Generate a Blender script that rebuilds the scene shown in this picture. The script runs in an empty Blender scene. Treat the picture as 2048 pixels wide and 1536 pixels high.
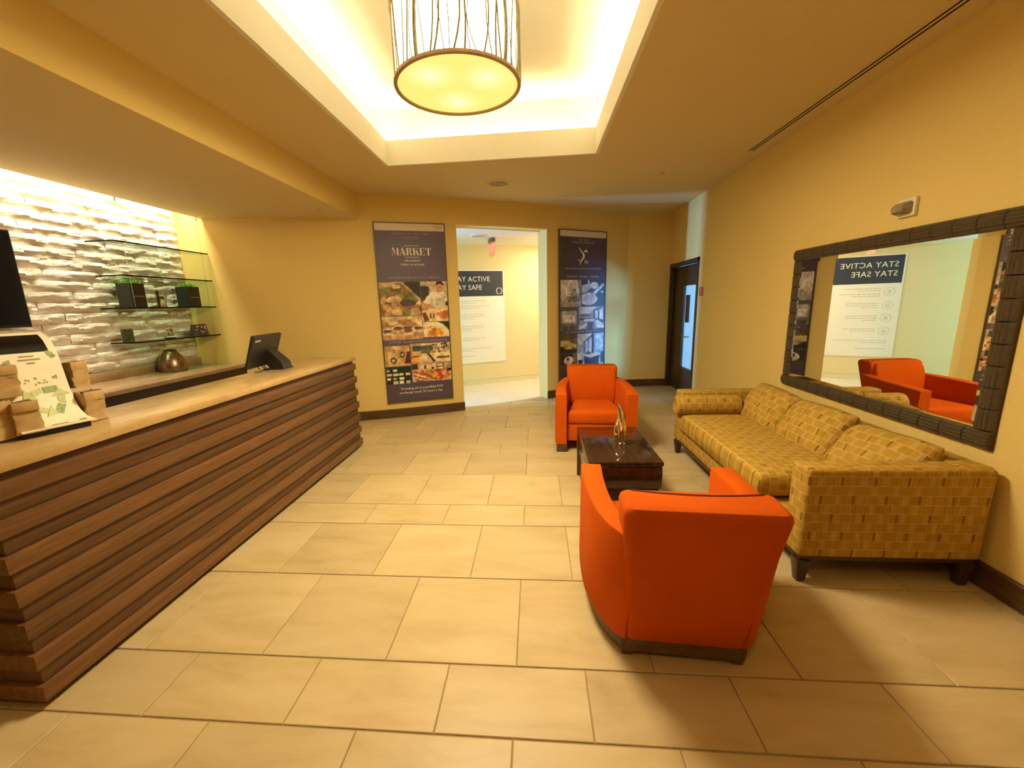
import bpy, bmesh, math, random
import numpy as np
from mathutils import Vector, Matrix
random.seed(7)
PI = math.pi
S = bpy.context.scene
COL = S.collection

# ------------------------------------------------------------------ camera
cam_data = bpy.data.cameras.new('camera')
cam = bpy.data.objects.new('camera', cam_data); COL.objects.link(cam)
cam_data.sensor_fit = 'HORIZONTAL'; cam_data.sensor_width = 36.0
cam_data.lens = 837.875 * 36.0 / 2048.0
cam_data.shift_x = (1024 - 998.71) / 2048.0
cam_data.shift_y = (779.13 - 768) / 2048.0
cam_data.clip_start = 0.02
_r = Vector((0.99615658, 0.08251199, -0.0293912)); _u = Vector((0.01212071, 0.20246912, 0.97921364)); _f = Vector((-0.08674768, 0.97580635, -0.20069084))
m4 = Matrix.Identity(4)
for i in range(3):
    m4[i][0] = _r[i]; m4[i][1] = _u[i]; m4[i][2] = -_f[i]
m4[2][3] = 1.5
cam.matrix_world = m4
S.camera = cam

# ------------------------------------------------------------------ world, exposure
W = bpy.data.worlds.new('world'); S.world = W; W.use_nodes = True
W.node_tree.nodes['Background'].inputs[0].default_value = (1.0, 0.75, 0.45, 1)
W.node_tree.nodes['Background'].inputs[1].default_value = 0.015
S.view_settings.view_transform = 'Standard'; S.view_settings.look = 'None'
S.view_settings.gamma = 1.0; S.view_settings.use_curve_mapping = False
S.view_settings.exposure = 0.12
S.cycles.use_denoising = True
S.cycles.max_bounces = 10; S.cycles.diffuse_bounces = 5; S.cycles.glossy_bounces = 5
S.cycles.transparent_max_bounces = 12; S.cycles.transmission_bounces = 8
S.cycles.sample_clamp_indirect = 6.0
S.cycles.caustics_reflective = False; S.cycles.caustics_refractive = False

WARM = (1.0, 0.72, 0.38); WARM2 = (1.0, 0.85, 0.56); COOL = (0.17, 0.43, 1.0); NEUT = (1.0, 0.89, 0.68)

def area(name, loc, target, sx, sy, power, color, shape='RECTANGLE', spread=None, along=(0, 1, 0)):
    d = bpy.data.lights.new(name, 'AREA'); d.shape = shape; d.size = sx; d.size_y = sy
    d.energy = power; d.color = color
    if spread: d.spread = math.radians(spread)
    o = bpy.data.objects.new(name, d); COL.objects.link(o)
    z = (Vector(loc) - Vector(target)).normalized(); y = Vector(along); y = (y - z * y.dot(z)).normalized(); x = y.cross(z)
    mt = Matrix.Identity(4)
    for i in range(3): mt[i][0] = x[i]; mt[i][1] = y[i]; mt[i][2] = z[i]; mt[i][3] = loc[i]
    o.matrix_world = mt          # size_y runs along ALONG
    return o

LX, LY, LZ = -0.43, 2.72, 2.736          # pendant: centre and underside
area('pendant_downlight', (LX, LY, LZ - 0.015), (LX, LY, 0), 0.66, 0.66, 90, WARM2, 'DISK')
# cove strips on the ledge of the ceiling tray, shining up
area('cove_light_east', (0.70, 2.72, 2.99), (0.50, 2.72, 3.5), 0.10, 3.4, 23, WARM2)
area('cove_light_west', (-1.54, 2.72, 2.99), (-1.34, 2.72, 3.5), 0.10, 3.4, 23, WARM2)
area('cove_light_north', (-0.42, 4.54, 2.99), (-0.42, 4.34, 3.5), 0.10, 1.9, 12, WARM2, along=(1, 0, 0))
area('cove_light_south', (-0.42, 0.90, 2.99), (-0.42, 1.10, 3.5), 0.10, 1.9, 12, WARM2, along=(1, 0, 0))
# cove above the stone wall
area('stone_cove_light', (-3.99, 2.9, 2.90), (-4.13, 2.9, 0.9), 0.10, 3.9, 62, NEUT, spread=120)
# added fill light behind the camera, no fitting known there
area('lobby_fill', (-0.2, -0.3, 2.86), (-0.2, -0.3, 0), 0.25, 0.25, 10, WARM, 'DISK')
# daylight: window at the end of the corridor, and the glazed side room
area('corridor_daylight', (-5.6, 6.12, 1.30), (2.2, 6.38, 1.6), 0.8, 2.0, 400, COOL, along=(0, 0, 1), spread=95)
area('corridor_fill', (0.62, 7.62, 2.50), (0.3, 7.6, 0), 0.5, 0.9, 34, (1.0, 0.88, 0.66))  # added warm fill to balance the daylight, no fitting hangs here
area('side_room_daylight', (4.9, 5.6, 1.2), (1.3, 7.25, 1.1), 0.9, 1.3, 260, COOL, along=(0, 0, 1))

# ------------------------------------------------------------------ materials
def srgb(r, g, b):
    f = lambda c: c / 12.92 if c <= 0.04045 else ((c + 0.055) / 1.055) ** 2.4
    return (f(r / 255), f(g / 255), f(b / 255), 1.0)

class NT:
    def __init__(self, name):
        self.m = bpy.data.materials.new(name); self.m.use_nodes = True
        self.t = self.m.node_tree; self.n = self.t.nodes; self.l = self.t.links
        self.b = self.n['Principled BSDF']
    def add(self, typ, **kw):
        x = self.n.new(typ)
        for k, v in kw.items():
            if hasattr(x, k): setattr(x, k, v)
            else: x.inputs[k].default_value = v
        return x
    def link(self, a, b): self.l.new(a, b)
    def math(self, op, a, b=None, c=None):
        x = self.n.new('ShaderNodeMath'); x.operation = op
        for i, v in enumerate((a, b, c)):
            if v is None: continue
            if isinstance(v, (int, float)): x.inputs[i].default_value = v
            else: self.l.new(v, x.inputs[i])
        return x.outputs[0]
    def mix(self, fac, a, b):
        x = self.n.new('ShaderNodeMix'); x.data_type = 'RGBA'
        for s, v in ((x.inputs[0], fac), (x.inputs[6], a), (x.inputs[7], b)):
            if isinstance(v, (int, float, tuple)): s.default_value = v
            else: self.l.new(v, s)
        return x.outputs[2]
    def bump(self, h, strength=0.2, dist=0.01):
        x = self.n.new('ShaderNodeBump'); x.inputs['Strength'].default_value = strength; x.inputs['Distance'].default_value = dist
        self.l.new(h, x.inputs['Height']); self.l.new(x.outputs[0], self.b.inputs['Normal'])
    def noise(self, scale, detail=3, vec=None, stretch=None, src='Object', rough=0.55):
        tc = self.n.new('ShaderNodeTexCoord'); out = tc.outputs[src]
        if stretch:
            mp = self.n.new('ShaderNodeMapping'); mp.inputs['Scale'].default_value = stretch
            self.l.new(out, mp.inputs['Vector']); out = mp.outputs[0]
        x = self.n.new('ShaderNodeTexNoise'); x.inputs['Scale'].default_value = scale; x.inputs['Detail'].default_value = detail
        x.inputs['Roughness'].default_value = rough
        self.l.new(out, x.inputs['Vector'])
        return x.outputs['Fac']
    def ramp(self, fac, stops):
        x = self.n.new('ShaderNodeValToRGB'); e = x.color_ramp.elements
        while len(e) < len(stops): e.new(0.5)
        for k, (p, c) in zip(e, stops): k.position = p; k.color = c
        self.l.new(fac, x.inputs[0]); return x.outputs[0]

def plain(name, col, rough=0.6, metal=0.0, var=0.06, scale=30, bump=0.0, spec=0.5, coat=0.0):
    n = NT(name); b = n.b
    lo = tuple(c * (1 - var) for c in col[:3]) + (1,); hi = tuple(min(1, c * (1 + var)) for c in col[:3]) + (1,)
    f = n.noise(scale)
    n.link(n.ramp(f, [(0.3, lo), (0.7, hi)]), b.inputs['Base Color'])
    b.inputs['Roughness'].default_value = rough; b.inputs['Metallic'].default_value = metal
    b.inputs['Specular IOR Level'].default_value = spec
    if coat: b.inputs['Coat Weight'].default_value = coat; b.inputs['Coat Roughness'].default_value = 0.1
    if bump: n.bump(f, bump, 0.003)
    return n.m

def wood(name, dark, mid, light, stretch, rough=0.35, scale=6, spec=0.5):
    n = NT(name)
    tc = n.n.new('ShaderNodeTexCoord'); oi = n.n.new('ShaderNodeObjectInfo')
    mp = n.n.new('ShaderNodeMapping'); mp.inputs['Scale'].default_value = stretch
    n.link(tc.outputs['Object'], mp.inputs['Vector'])
    rv = n.n.new('ShaderNodeCombineXYZ'); 
    for k in range(3): n.link(n.math('MULTIPLY', oi.outputs['Random'], 31.0), rv.inputs[k])
    n.link(rv.outputs[0], mp.inputs['Location'])
    a = n.n.new('ShaderNodeTexNoise'); a.inputs['Scale'].default_value = scale; a.inputs['Detail'].default_value = 5; a.inputs['Distortion'].default_value = 0.6
    n.link(mp.outputs[0], a.inputs['Vector'])
    col = n.ramp(a.outputs['Fac'], [(0.30, dark), (0.5, mid), (0.72, light)])
    hs = n.n.new('ShaderNodeHueSaturation'); n.link(col, hs.inputs['Color'])
    n.link(n.math('ADD', n.math('MULTIPLY', oi.outputs['Random'], 0.3), 0.85), hs.inputs['Value'])
    n.link(hs.outputs[0], n.b.inputs['Base Color'])
    n.b.inputs['Roughness'].default_value = rough; n.b.inputs['Specular IOR Level'].default_value = spec
    n.bump(a.outputs['Fac'], 0.08, 0.002)
    return n.m

def emit(name, col, strength):
    n = NT(name); n.b.inputs['Base Color'].default_value = col
    n.b.inputs['Emission Color'].default_value = col; n.b.inputs['Emission Strength'].default_value = strength
    return n.m

M = {}
M['wall'] = plain('wall_paint', (0.80, 0.60, 0.20, 1), 0.75, var=0.02, scale=60, bump=0.03, spec=0.3)
M['wall_pale'] = plain('corridor_paint', (0.78, 0.68, 0.42, 1), 0.75, var=0.02, scale=60, spec=0.3)
M['ceil'] = plain('ceiling_paint', (0.74, 0.615, 0.345, 1), 0.85, var=0.02, scale=80, bump=0.02, spec=0.2)
M['white'] = plain('white_paint', (0.85, 0.83, 0.78, 1), 0.7, var=0.01, spec=0.3)
M['cream'] = plain('tray_paint', (0.86, 0.82, 0.70, 1), 0.8, var=0.01, spec=0.2)
M['trim_cream'] = plain('cream_trim', (0.75, 0.68, 0.46, 1), 0.5, var=0.02)
M['base'] = wood('brown_baseboard', (0.06, 0.028, 0.010, 1), (0.10, 0.05, 0.018, 1), (0.13, 0.066, 0.025, 1), (1, 1, 8), 0.4)
M['grout'] = plain('tile_grout', (0.36, 0.25, 0.11, 1), 0.9)
M['marble'] = None

def tile_mat():
    n = NT('sandstone_tile')
    oi = n.n.new('ShaderNodeObjectInfo')
    tc = n.n.new('ShaderNodeTexCoord'); mp = n.n.new('ShaderNodeMapping'); mp.inputs['Scale'].default_value = (0.7, 2.4, 1)
    n.link(tc.outputs['Object'], mp.inputs['Vector'])
    rv = n.n.new('ShaderNodeCombineXYZ'); n.link(n.math('MULTIPLY', oi.outputs['Random'], 57.0), rv.inputs[0]); n.link(n.math('MULTIPLY', oi.outputs['Random'], 23.0), rv.inputs[1])
    n.link(rv.outputs[0], mp.inputs['Location'])
    a = n.n.new('ShaderNodeTexNoise'); a.inputs['Scale'].default_value = 2.6; a.inputs['Detail'].default_value = 6; a.inputs['Roughness'].default_value = 0.62; a.inputs['Distortion'].default_value = 0.4
    n.link(mp.outputs[0], a.inputs['Vector'])
    c = n.ramp(a.outputs['Fac'], [(0.28, (0.46, 0.335, 0.150, 1)), (0.5, (0.555, 0.42, 0.205, 1)), (0.75, (0.60, 0.475, 0.26, 1))])
    hs = n.n.new('ShaderNodeHueSaturation'); n.link(c, hs.inputs['Color'])
    n.link(n.math('ADD', n.math('MULTIPLY', oi.outputs['Random'], 0.12), 0.93), hs.inputs['Value'])
    n.link(hs.outputs[0], n.b.inputs['Base Color'])
    n.b.inputs['Roughness'].default_value = 0.42; n.b.inputs['Specular IOR Level'].default_value = 0.35
    n.bump(a.outputs['Fac'], 0.06, 0.003)
    return n.m
M['tile'] = tile_mat()
M['corridor_floor'] = plain('pale_corridor_floor', (0.78, 0.70, 0.58, 1), 0.4, var=0.04, scale=3)

def stone_mat():
    n = NT('split_face_stone')
    oi = n.n.new('ShaderNodeObjectInfo')
    f = n.noise(14, 6, rough=0.65, src='Object')
    c = n.ramp(f, [(0.3, (0.66, 0.58, 0.46, 1)), (0.5, (0.80, 0.74, 0.64, 1)), (0.7, (0.87, 0.83, 0.76, 1))])
    hs = n.n.new('ShaderNodeHueSaturation'); n.link(c, hs.inputs['Color'])
    n.link(n.math('ADD', n.math('MULTIPLY', oi.outputs['Random'], 0.16), 0.9), hs.inputs['Value'])
    n.link(hs.outputs[0], n.b.inputs['Base Color']); n.b.inputs['Roughness'].default_value = 0.85
    g = n.noise(55, 4, stretch=(1, 0.6, 1.4)); n.bump(g, 0.5, 0.012)
    return n.m
M['stone'] = stone_mat()

def marble(name, c0, c1, c2, rough=0.25):
    n = NT(name); f = n.noise(5, 8, stretch=(2.2, 0.7, 1), rough=0.65)
    n.link(n.ramp(f, [(0.3, c0), (0.5, c1), (0.7, c2)]), n.b.inputs['Base Color'])
    n.b.inputs['Roughness'].default_value = rough; n.b.inputs['Specular IOR Level'].default_value = 0.4
    return n.m
M['ctop'] = marble('sandy_marble', (0.42, 0.265, 0.095, 1), (0.52, 0.345, 0.145, 1), (0.59, 0.43, 0.21, 1))
M['btop'] = marble('tan_marble', (0.27, 0.17, 0.085, 1), (0.35, 0.23, 0.12, 1), (0.43, 0.30, 0.17, 1))
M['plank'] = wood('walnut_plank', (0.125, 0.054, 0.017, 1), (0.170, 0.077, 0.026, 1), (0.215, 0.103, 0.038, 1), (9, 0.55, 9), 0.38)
M['plank_shaded'] = wood('walnut_painted_shade', (0.085, 0.036, 0.011, 1), (0.118, 0.052, 0.017, 1), (0.15, 0.070, 0.025, 1), (9, 0.55, 9), 0.45)  # same walnut darkened: shade of the set-back boards put into the colour
M['darkwood'] = wood('espresso_wood', (0.018, 0.009, 0.005, 1), (0.03, 0.015, 0.008, 1), (0.045, 0.023, 0.012, 1), (1, 6, 6), 0.35)
M['doorwood'] = wood('dark_door_wood', (0.030, 0.016, 0.008, 1), (0.046, 0.026, 0.013, 1), (0.06, 0.035, 0.018, 1), (8, 8, 0.8), 0.4)
M['tabletop'] = wood('gloss_wenge', (0.030, 0.013, 0.006, 1), (0.048, 0.021, 0.009, 1), (0.065, 0.03, 0.013, 1), (6, 0.8, 6), 0.10)
M['leg'] = wood('walnut_leg', (0.03, 0.014, 0.006, 1), (0.05, 0.024, 0.01, 1), (0.07, 0.035, 0.015, 1), (6, 6, 1), 0.35)
M['plinth'] = wood('chair_plinth', (0.075, 0.042, 0.012, 1), (0.105, 0.06, 0.018, 1), (0.13, 0.078, 0.026, 1), (3, 3, 8), 0.45)

def orange_mat():
    n = NT('orange_upholstery'); f = n.noise(420, 2); g = n.noise(3, 3)
    c = n.ramp(g, [(0.3, (0.55, 0.082, 0.003, 1)), (0.7, (0.63, 0.102, 0.004, 1))])
    n.link(c, n.b.inputs['Base Color']); n.b.inputs['Roughness'].default_value = 0.85
    n.b.inputs['Specular IOR Level'].default_value = 0.08
    n.b.inputs['Sheen Weight'].default_value = 0.03; n.b.inputs['Sheen Roughness'].default_value = 0.4; n.b.inputs['Sheen Tint'].default_value = (1, 0.45, 0.12, 1)
    n.bump(f, 0.12, 0.001)
    return n.m
M['orange'] = orange_mat()
M['piping'] = plain('maroon_piping', (0.16, 0.012, 0.006, 1), 0.7)

def sofa_mat():
    n = NT('gold_brick_weave')
    tc = n.n.new('ShaderNodeTexCoord'); sp = n.n.new('ShaderNodeSeparateXYZ'); n.link(tc.outputs['UV'], sp.inputs[0])
    u, v = sp.outputs[0], sp.outputs[1]
    rh = 0.050
    row = n.math('FLOOR', n.math('DIVIDE', v, rh)); fr = n.math('FRACT', n.math('DIVIDE', v, rh))
    line = n.math('LESS_THAN', fr, 0.09)
    odd = n.math('MODULO', n.math('ABSOLUTE', row), 2.0)
    us = n.math('ADD', u, n.math('MULTIPLY', odd, 0.052))
    cell = n.math('FRACT', n.math('DIVIDE', us, 0.104))
    rib = n.n.new('ShaderNodeTexNoise'); rib.noise_dimensions = '2D'; rib.inputs['Scale'].default_value = 1.0; rib.inputs['Detail'].default_value = 1
    cv = n.n.new('ShaderNodeCombineXYZ'); n.link(n.math('MULTIPLY', u, 330.0), cv.inputs[0]); n.link(n.math('MULTIPLY', row, 3.7), cv.inputs[1]); n.link(cv.outputs[0], rib.inputs['Vector'])
    ribv = rib.outputs['Fac']
    base = n.ramp(ribv, [(0.3, (0.35, 0.195, 0.017, 1)), (0.7, (0.57, 0.345, 0.05, 1))])
    tan = n.ramp(ribv, [(0.3, (0.46, 0.285, 0.065, 1)), (0.7, (0.66, 0.45, 0.145, 1))])
    stripe = n.math('LESS_THAN', cell, 0.26)
    c = n.mix(n.math('MULTIPLY', stripe, 0.6), base, tan)
    # short dark dashes on every other row
    du = n.math('FRACT', n.math('DIVIDE', n.math('ADD', u, n.math('MULTIPLY', row, 0.031)), 0.155))
    dash = n.math('MULTIPLY', n.math('LESS_THAN', du, 0.075), odd)
    c = n.mix(n.math('MULTIPLY', dash, 0.9), c, (0.22, 0.11, 0.014, 1))
    c = n.mix(n.math('MULTIPLY', line, 0.6), c, (0.66, 0.47, 0.17, 1))
    n.link(c, n.b.inputs['Base Color']); n.b.inputs['Roughness'].default_value = 0.85; n.b.inputs['Specular IOR Level'].default_value = 0.2
    n.bump(n.math('ADD', ribv, n.math('MULTIPLY', line, -0.6)), 0.25, 0.002)
    return n.m
M['sofa'] = sofa_mat()
M['mirror'] = NT('silvered_glass'); _b = M['mirror'].b; _b.inputs['Metallic'].default_value = 1; _b.inputs['Roughness'].default_value = 0.0; _b.inputs['Base Color'].default_value = (0.93, 0.95, 0.95, 1); M['mirror'] = M['mirror'].m

def frame_mat():
    n = NT('ribbed_bronze_frame')
    f = n.noise(9, 5, stretch=(14, 1.2, 14), src='Generated')
    tcn = n.noise(3, 3)
    c = n.ramp(f, [(0.32, (0.035, 0.022, 0.009, 1)), (0.52, (0.115, 0.078, 0.032, 1)), (0.72, (0.30, 0.215, 0.10, 1))])
    n.link(c, n.b.inputs['Base Color']); n.b.inputs['Roughness'].default_value = 0.42; n.b.inputs['Metallic'].default_value = 0.25
    n.bump(f, 0.6, 0.006); return n.m
M['frame'] = frame_mat()
M['black'] = plain('black_plastic', (0.012, 0.011, 0.010, 1), 0.35, var=0.1)
M['monitor'] = plain('charcoal_plastic', (0.022, 0.020, 0.017, 1), 0.45, var=0.1)
M['screen'] = plain('black_glass', (0.004, 0.004, 0.006, 1), 0.12, var=0.1)
M['silver'] = plain('silver_print', (0.42, 0.40, 0.36, 1), 0.4)
M['chrome'] = plain('polished_chrome', (0.85, 0.80, 0.68, 1), 0.05, metal=1.0, var=0.02)
M['bronze'] = plain('hammered_bronze', (0.27, 0.18, 0.10, 1), 0.30, metal=1.0, var=0.3, scale=18, bump=0.1)
M['steel'] = plain('steel', (0.5, 0.47, 0.42, 1), 0.3, metal=1.0)
M['glass'] = NT('shelf_glass'); _n = M['glass']; _n.b.inputs['Transmission Weight'].default_value = 1.0; _n.b.inputs['Roughness'].default_value = 0.0; _n.b.inputs['IOR'].default_value = 1.45; _n.b.inputs['Base Color'].default_value = (0.86, 0.95, 0.88, 1); M['glass'] = _n.m
# thin clear sheets: mostly transparent with a reflective skin
def thin_glass(name, tint, refl):
    n = NT(name); n.n.remove(n.b)
    t = n.n.new('ShaderNodeBsdfTransparent'); t.inputs[0].default_value = tint
    g = n.n.new('ShaderNodeBsdfGlossy'); g.inputs['Roughness'].default_value = 0.02
    fz = n.n.new('ShaderNodeFresnel'); fz.inputs[0].default_value = 1.45
    mx = n.n.new('ShaderNodeMixShader'); n.link(n.math('MULTIPLY', fz.outputs[0], refl), mx.inputs[0]); n.link(t.outputs[0], mx.inputs[1]); n.link(g.outputs[0], mx.inputs[2])
    n.link(mx.outputs[0], n.n['Material Output'].inputs[0]); return n.m
M['pane'] = thin_glass('clear_pane', (0.93, 0.97, 0.95, 1), 0.6)
M['shelf_face'] = thin_glass('shelf_sheet', (0.84, 0.93, 0.84, 1), 0.7)
M['shelf_edge'] = plain('dark_glass_edge', (0.006, 0.008, 0.006, 1), 0.6, spec=0.05)
M['grass'] = plain('bright_grass', (0.14, 0.48, 0.03, 1), 0.6, var=0.4, scale=60)
M['planter'] = plain('black_planter', (0.020, 0.017, 0.014, 1), 0.5)
M['kraft'] = plain('kraft_paper', (0.47, 0.30, 0.115, 1), 0.8, var=0.18, scale=18, bump=0.5)
M['mouth_shade'] = plain('painted_bag_shade', (0.10, 0.05, 0.02, 1), 0.9)  # shade inside the bag mouth, put into the colour
M['card'] = plain('white_card', (0.86, 0.80, 0.58, 1), 0.5, var=0.02)
M['leafprint'] = plain('sage_print', (0.30, 0.40, 0.15, 1), 0.6, var=0.45, scale=220)
M['leafpale'] = plain('pale_sage_print', (0.55, 0.60, 0.28, 1), 0.6, var=0.25, scale=220)
M['brownprint'] = plain('brown_print', (0.36, 0.25, 0.10, 1), 0.6)
M['plastic_white'] = plain('ivory_plastic', (0.85, 0.78, 0.58, 1), 0.35, var=0.02)
M['lens'] = plain('smoky_lens', (0.30, 0.24, 0.15, 1), 0.12, var=0.35, scale=60, spec=0.8)
M['red'] = plain('red_sign', (0.55, 0.02, 0.03, 1), 0.4)
M['ink_white'] = plain('white_ink', (0.85, 0.83, 0.78, 1), 0.6, var=0.01)
M['ink_cream'] = plain('cream_ink', (0.86, 0.78, 0.62, 1), 0.6, var=0.01)
M['ink_grey'] = plain('grey_ink', (0.50, 0.47, 0.44, 1), 0.6, var=0.02)
M['ink_soft'] = plain('soft_purple_ink', (0.36, 0.31, 0.34, 1), 0.6, var=0.02)
M['navy'] = plain('navy_print', (0.028, 0.040, 0.075, 1), 0.5, var=0.03)
M['paper'] = plain('poster_paper', (0.86, 0.85, 0.83, 1), 0.55, var=0.01)
M['pframe'] = plain('poster_frame_brown', (0.10, 0.070, 0.030, 1), 0.4)
M['slot'] = plain('slot_black', (0.012, 0.008, 0.004, 1), 0.9)
M['grille'] = plain('speaker_grille', (0.42, 0.34, 0.20, 1), 0.8)
M['grille_c'] = plain('corridor_grille', (0.52, 0.51, 0.48, 1), 0.8)
M['greymetal'] = plain('grey_metal', (0.20, 0.20, 0.21, 1), 0.4, metal=0.4)
M['rim'] = plain('lamp_rim_brown', (0.46, 0.31, 0.15, 1), 0.5, var=0.1)
M['twig'] = plain('willow_twig', (0.26, 0.225, 0.075, 1), 0.7, var=0.25)
M['exit'] = emit('exit_glow', (1.0, 0.16, 0.07, 1), 1.0)

def shade_mat():
    n = NT('lit_fabric_shade')
    tc = n.n.new('ShaderNodeTexCoord'); sp = n.n.new('ShaderNodeSeparateXYZ'); n.link(tc.outputs['Generated'], sp.inputs[0])
    f = n.noise(5, 2)
    c = n.ramp(f, [(0.35, (1.0, 0.93, 0.60, 1)), (0.65, (1.0, 0.97, 0.76, 1))])
    n.link(c, n.b.inputs['Emission Color']); n.b.inputs['Emission Strength'].default_value = 2.3
    n.b.inputs['Base Color'].default_value = (0.8, 0.72, 0.5, 1); n.b.inputs['Roughness'].default_value = 0.9
    return n.m
M['shade'] = shade_mat()

def diffuser_mat():
    # acrylic disc with three lamps glowing through it
    n = NT('lit_diffuser'); tc = n.n.new('ShaderNodeTexCoord')
    tot = None
    for a in (100, 225, 340):
        vd = n.n.new('ShaderNodeVectorMath'); vd.operation = 'DISTANCE'
        vd.inputs[1].default_value = (0.19 * math.cos(math.radians(a)), 0.19 * math.sin(math.radians(a)), 0.0)
        n.link(tc.outputs['Object'], vd.inputs[0])
        g = n.math('MAXIMUM', n.math('SUBTRACT', 1.0, n.math('DIVIDE', vd.outputs['Value'], 0.19)), 0.0)
        g = n.math('MULTIPLY', g, g)
        tot = g if tot is None else n.math('ADD', tot, g)
    c = n.ramp(tot, [(0.0, (0.98, 0.80, 0.20, 1)), (0.35, (1.0, 0.90, 0.34, 1)), (0.9, (1.0, 0.98, 0.62, 1))])
    n.link(c, n.b.inputs['Emission Color']); n.b.inputs['Emission Strength'].default_value = 1.0
    n.b.inputs['Base Color'].default_value = (0.1, 0.08, 0.03, 1); n.b.inputs['Roughness'].default_value = 0.6
    return n.m
M['diffuser'] = diffuser_mat()

def attr_mat(name, rough=0.4):
    n = NT(name); a = n.n.new('ShaderNodeVertexColor'); a.layer_name = 'print'
    f = n.noise(90, 2)
    n.link(n.mix(n.math('MULTIPLY', f, 0.10), a.outputs[0], (0.2, 0.15, 0.1, 1)), n.b.inputs['Base Color']); n.b.inputs['Roughness'].default_value = rough
    n.b.inputs['Specular IOR Level'].default_value = 0.25
    return n.m
M['print'] = attr_mat('poster_print')

# ------------------------------------------------------------------ mesh helpers
class MB:
    def __init__(self): self.v = []; self.f = []; self.uv = {}
    def add(self, vs, fs, uvs=None):
        o = len(self.v); self.v += [tuple(p) for p in vs]
        for i, f in enumerate(fs):
            if uvs: self.uv[len(self.f)] = [uvs[k] for k in f]
            self.f.append(tuple(k + o for k in f))
        return self
    def box(self, x0, x1, y0, y1, z0, z1):
        return self.add([(x0, y0, z0), (x1, y0, z0), (x1, y1, z0), (x0, y1, z0), (x0, y0, z1), (x1, y0, z1), (x1, y1, z1), (x0, y1, z1)],
                        [(3, 2, 1, 0), (4, 5, 6, 7), (0, 1, 5, 4), (1, 2, 6, 5), (2, 3, 7, 6), (3, 0, 4, 7)])
    def rbox(self, x0, x1, y0, y1, z0, z1, r=0.005, seg=2):
        bm = bmesh.new(); bmesh.ops.create_cube(bm, size=1)
        for v in bm.verts: v.co = Vector(((x0 + x1) / 2 + v.co.x * (x1 - x0), (y0 + y1) / 2 + v.co.y * (y1 - y0), (z0 + z1) / 2 + v.co.z * (z1 - z0)))
        bmesh.ops.bevel(bm, geom=bm.edges[:], offset=r, segments=seg, profile=0.5, affect='EDGES')
        bm.verts.index_update()
        self.add([v.co[:] for v in bm.verts], [[v.index for v in f.verts] for f in bm.faces]); bm.free(); return self
    def prism(self, poly, z0, z1):
        n = len(poly)
        return self.add([(x, y, z0) for x, y in poly] + [(x, y, z1) for x, y in poly],
                        [tuple(range(n - 1, -1, -1)), tuple(range(n, 2 * n))] + [(i, (i + 1) % n, n + (i + 1) % n, n + i) for i in range(n)])
    def loft(self, rings, cap0=True, cap1=True, closed=True, uvs=None):
        n = len(rings[0]); vs = [p for r in rings for p in r]; fs = []
        for j in range(len(rings) - 1):
            for i in range(n if closed else n - 1):
                fs.append((j * n + i, j * n + (i + 1) % n, (j + 1) * n + (i + 1) % n, (j + 1) * n + i))
        if cap0: fs.append(tuple(range(n - 1, -1, -1)))
        if cap1: fs.append(tuple((len(rings) - 1) * n + i for i in range(n)))
        return self.add(vs, fs, uvs)
    def tube(self, pts, r, n=8, r1=None, caps=True):
        pts = [Vector(p) for p in pts]; rings = []
        for i, p in enumerate(pts):
            d = (pts[min(i + 1, len(pts) - 1)] - pts[max(i - 1, 0)]).normalized()
            a = d.orthogonal().normalized() if abs(d.z) < 0.95 else Vector((1, 0, 0))
            a = (a - d * a.dot(d)).normalized(); b = d.cross(a)
            rr = r if r1 is None else r + (r1 - r) * i / (len(pts) - 1)
            rings.append([p + (a * math.cos(2 * PI * k / n) + b * math.sin(2 * PI * k / n)) * rr for k in range(n)])
        return self.loft(rings, caps, caps)
    def lathe(self, prof, cx=0, cy=0, n=32, cap0=True, cap1=True):
        return self.loft([[(cx + r * math.cos(2 * PI * k / n), cy + r * math.sin(2 * PI * k / n), z) for k in range(n)] for r, z in prof], cap0, cap1)
    def grid(self, nu, nv, fn, uvfn=None, flip=False):
        vs = [fn(i / nu, j / nv) for j in range(nv + 1) for i in range(nu + 1)]; w = nu + 1
        fs = [(j * w + i, j * w + i + 1, (j + 1) * w + i + 1, (j + 1) * w + i) for j in range(nv) for i in range(nu)]
        if flip: fs = [f[::-1] for f in fs]
        uvs = [uvfn(i / nu, j / nv) for j in range(nv + 1) for i in range(nu + 1)] if uvfn else None
        return self.add(vs, fs, uvs)
    def boxuv(self):
        for i, f in enumerate(self.f):
            if i in self.uv: continue
            p = [Vector(self.v[k]) for k in f]
            nrm = Vector((0, 0, 0))
            for k in range(len(p)): nrm += (p[k] - p[0]).cross(p[(k + 1) % len(p)] - p[0])
            a = [abs(c) for c in nrm]; k = a.index(max(a))
            self.uv[i] = [((q.y, q.z) if k == 0 else (q.x, q.z) if k == 1 else (q.y, q.x)) for q in p]
        return self
    def xf(self, mat):
        self.v = [tuple(mat @ Vector(p)) for p in self.v]; return self
    def mesh(self, name, mat, smooth=True, angle=35, shift=None):
        me = bpy.data.meshes.new(name)
        vs = self.v if shift is None else [(p[0] - shift[0], p[1] - shift[1], p[2] - shift[2]) for p in self.v]
        me.from_pydata(vs, [], self.f)
        if self.uv:
            self.boxuv(); l = me.uv_layers.new(name='UVMap')
            flat = [c for i in range(len(self.f)) for uv in self.uv[i] for c in uv]
            l.data.foreach_set('uv', flat)
        me.validate(); me.update()
        if smooth:
            me.shade_smooth(); me.set_sharp_from_angle(angle=math.radians(angle))
        if mat is not None: me.materials.append(mat)
        return me
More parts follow.
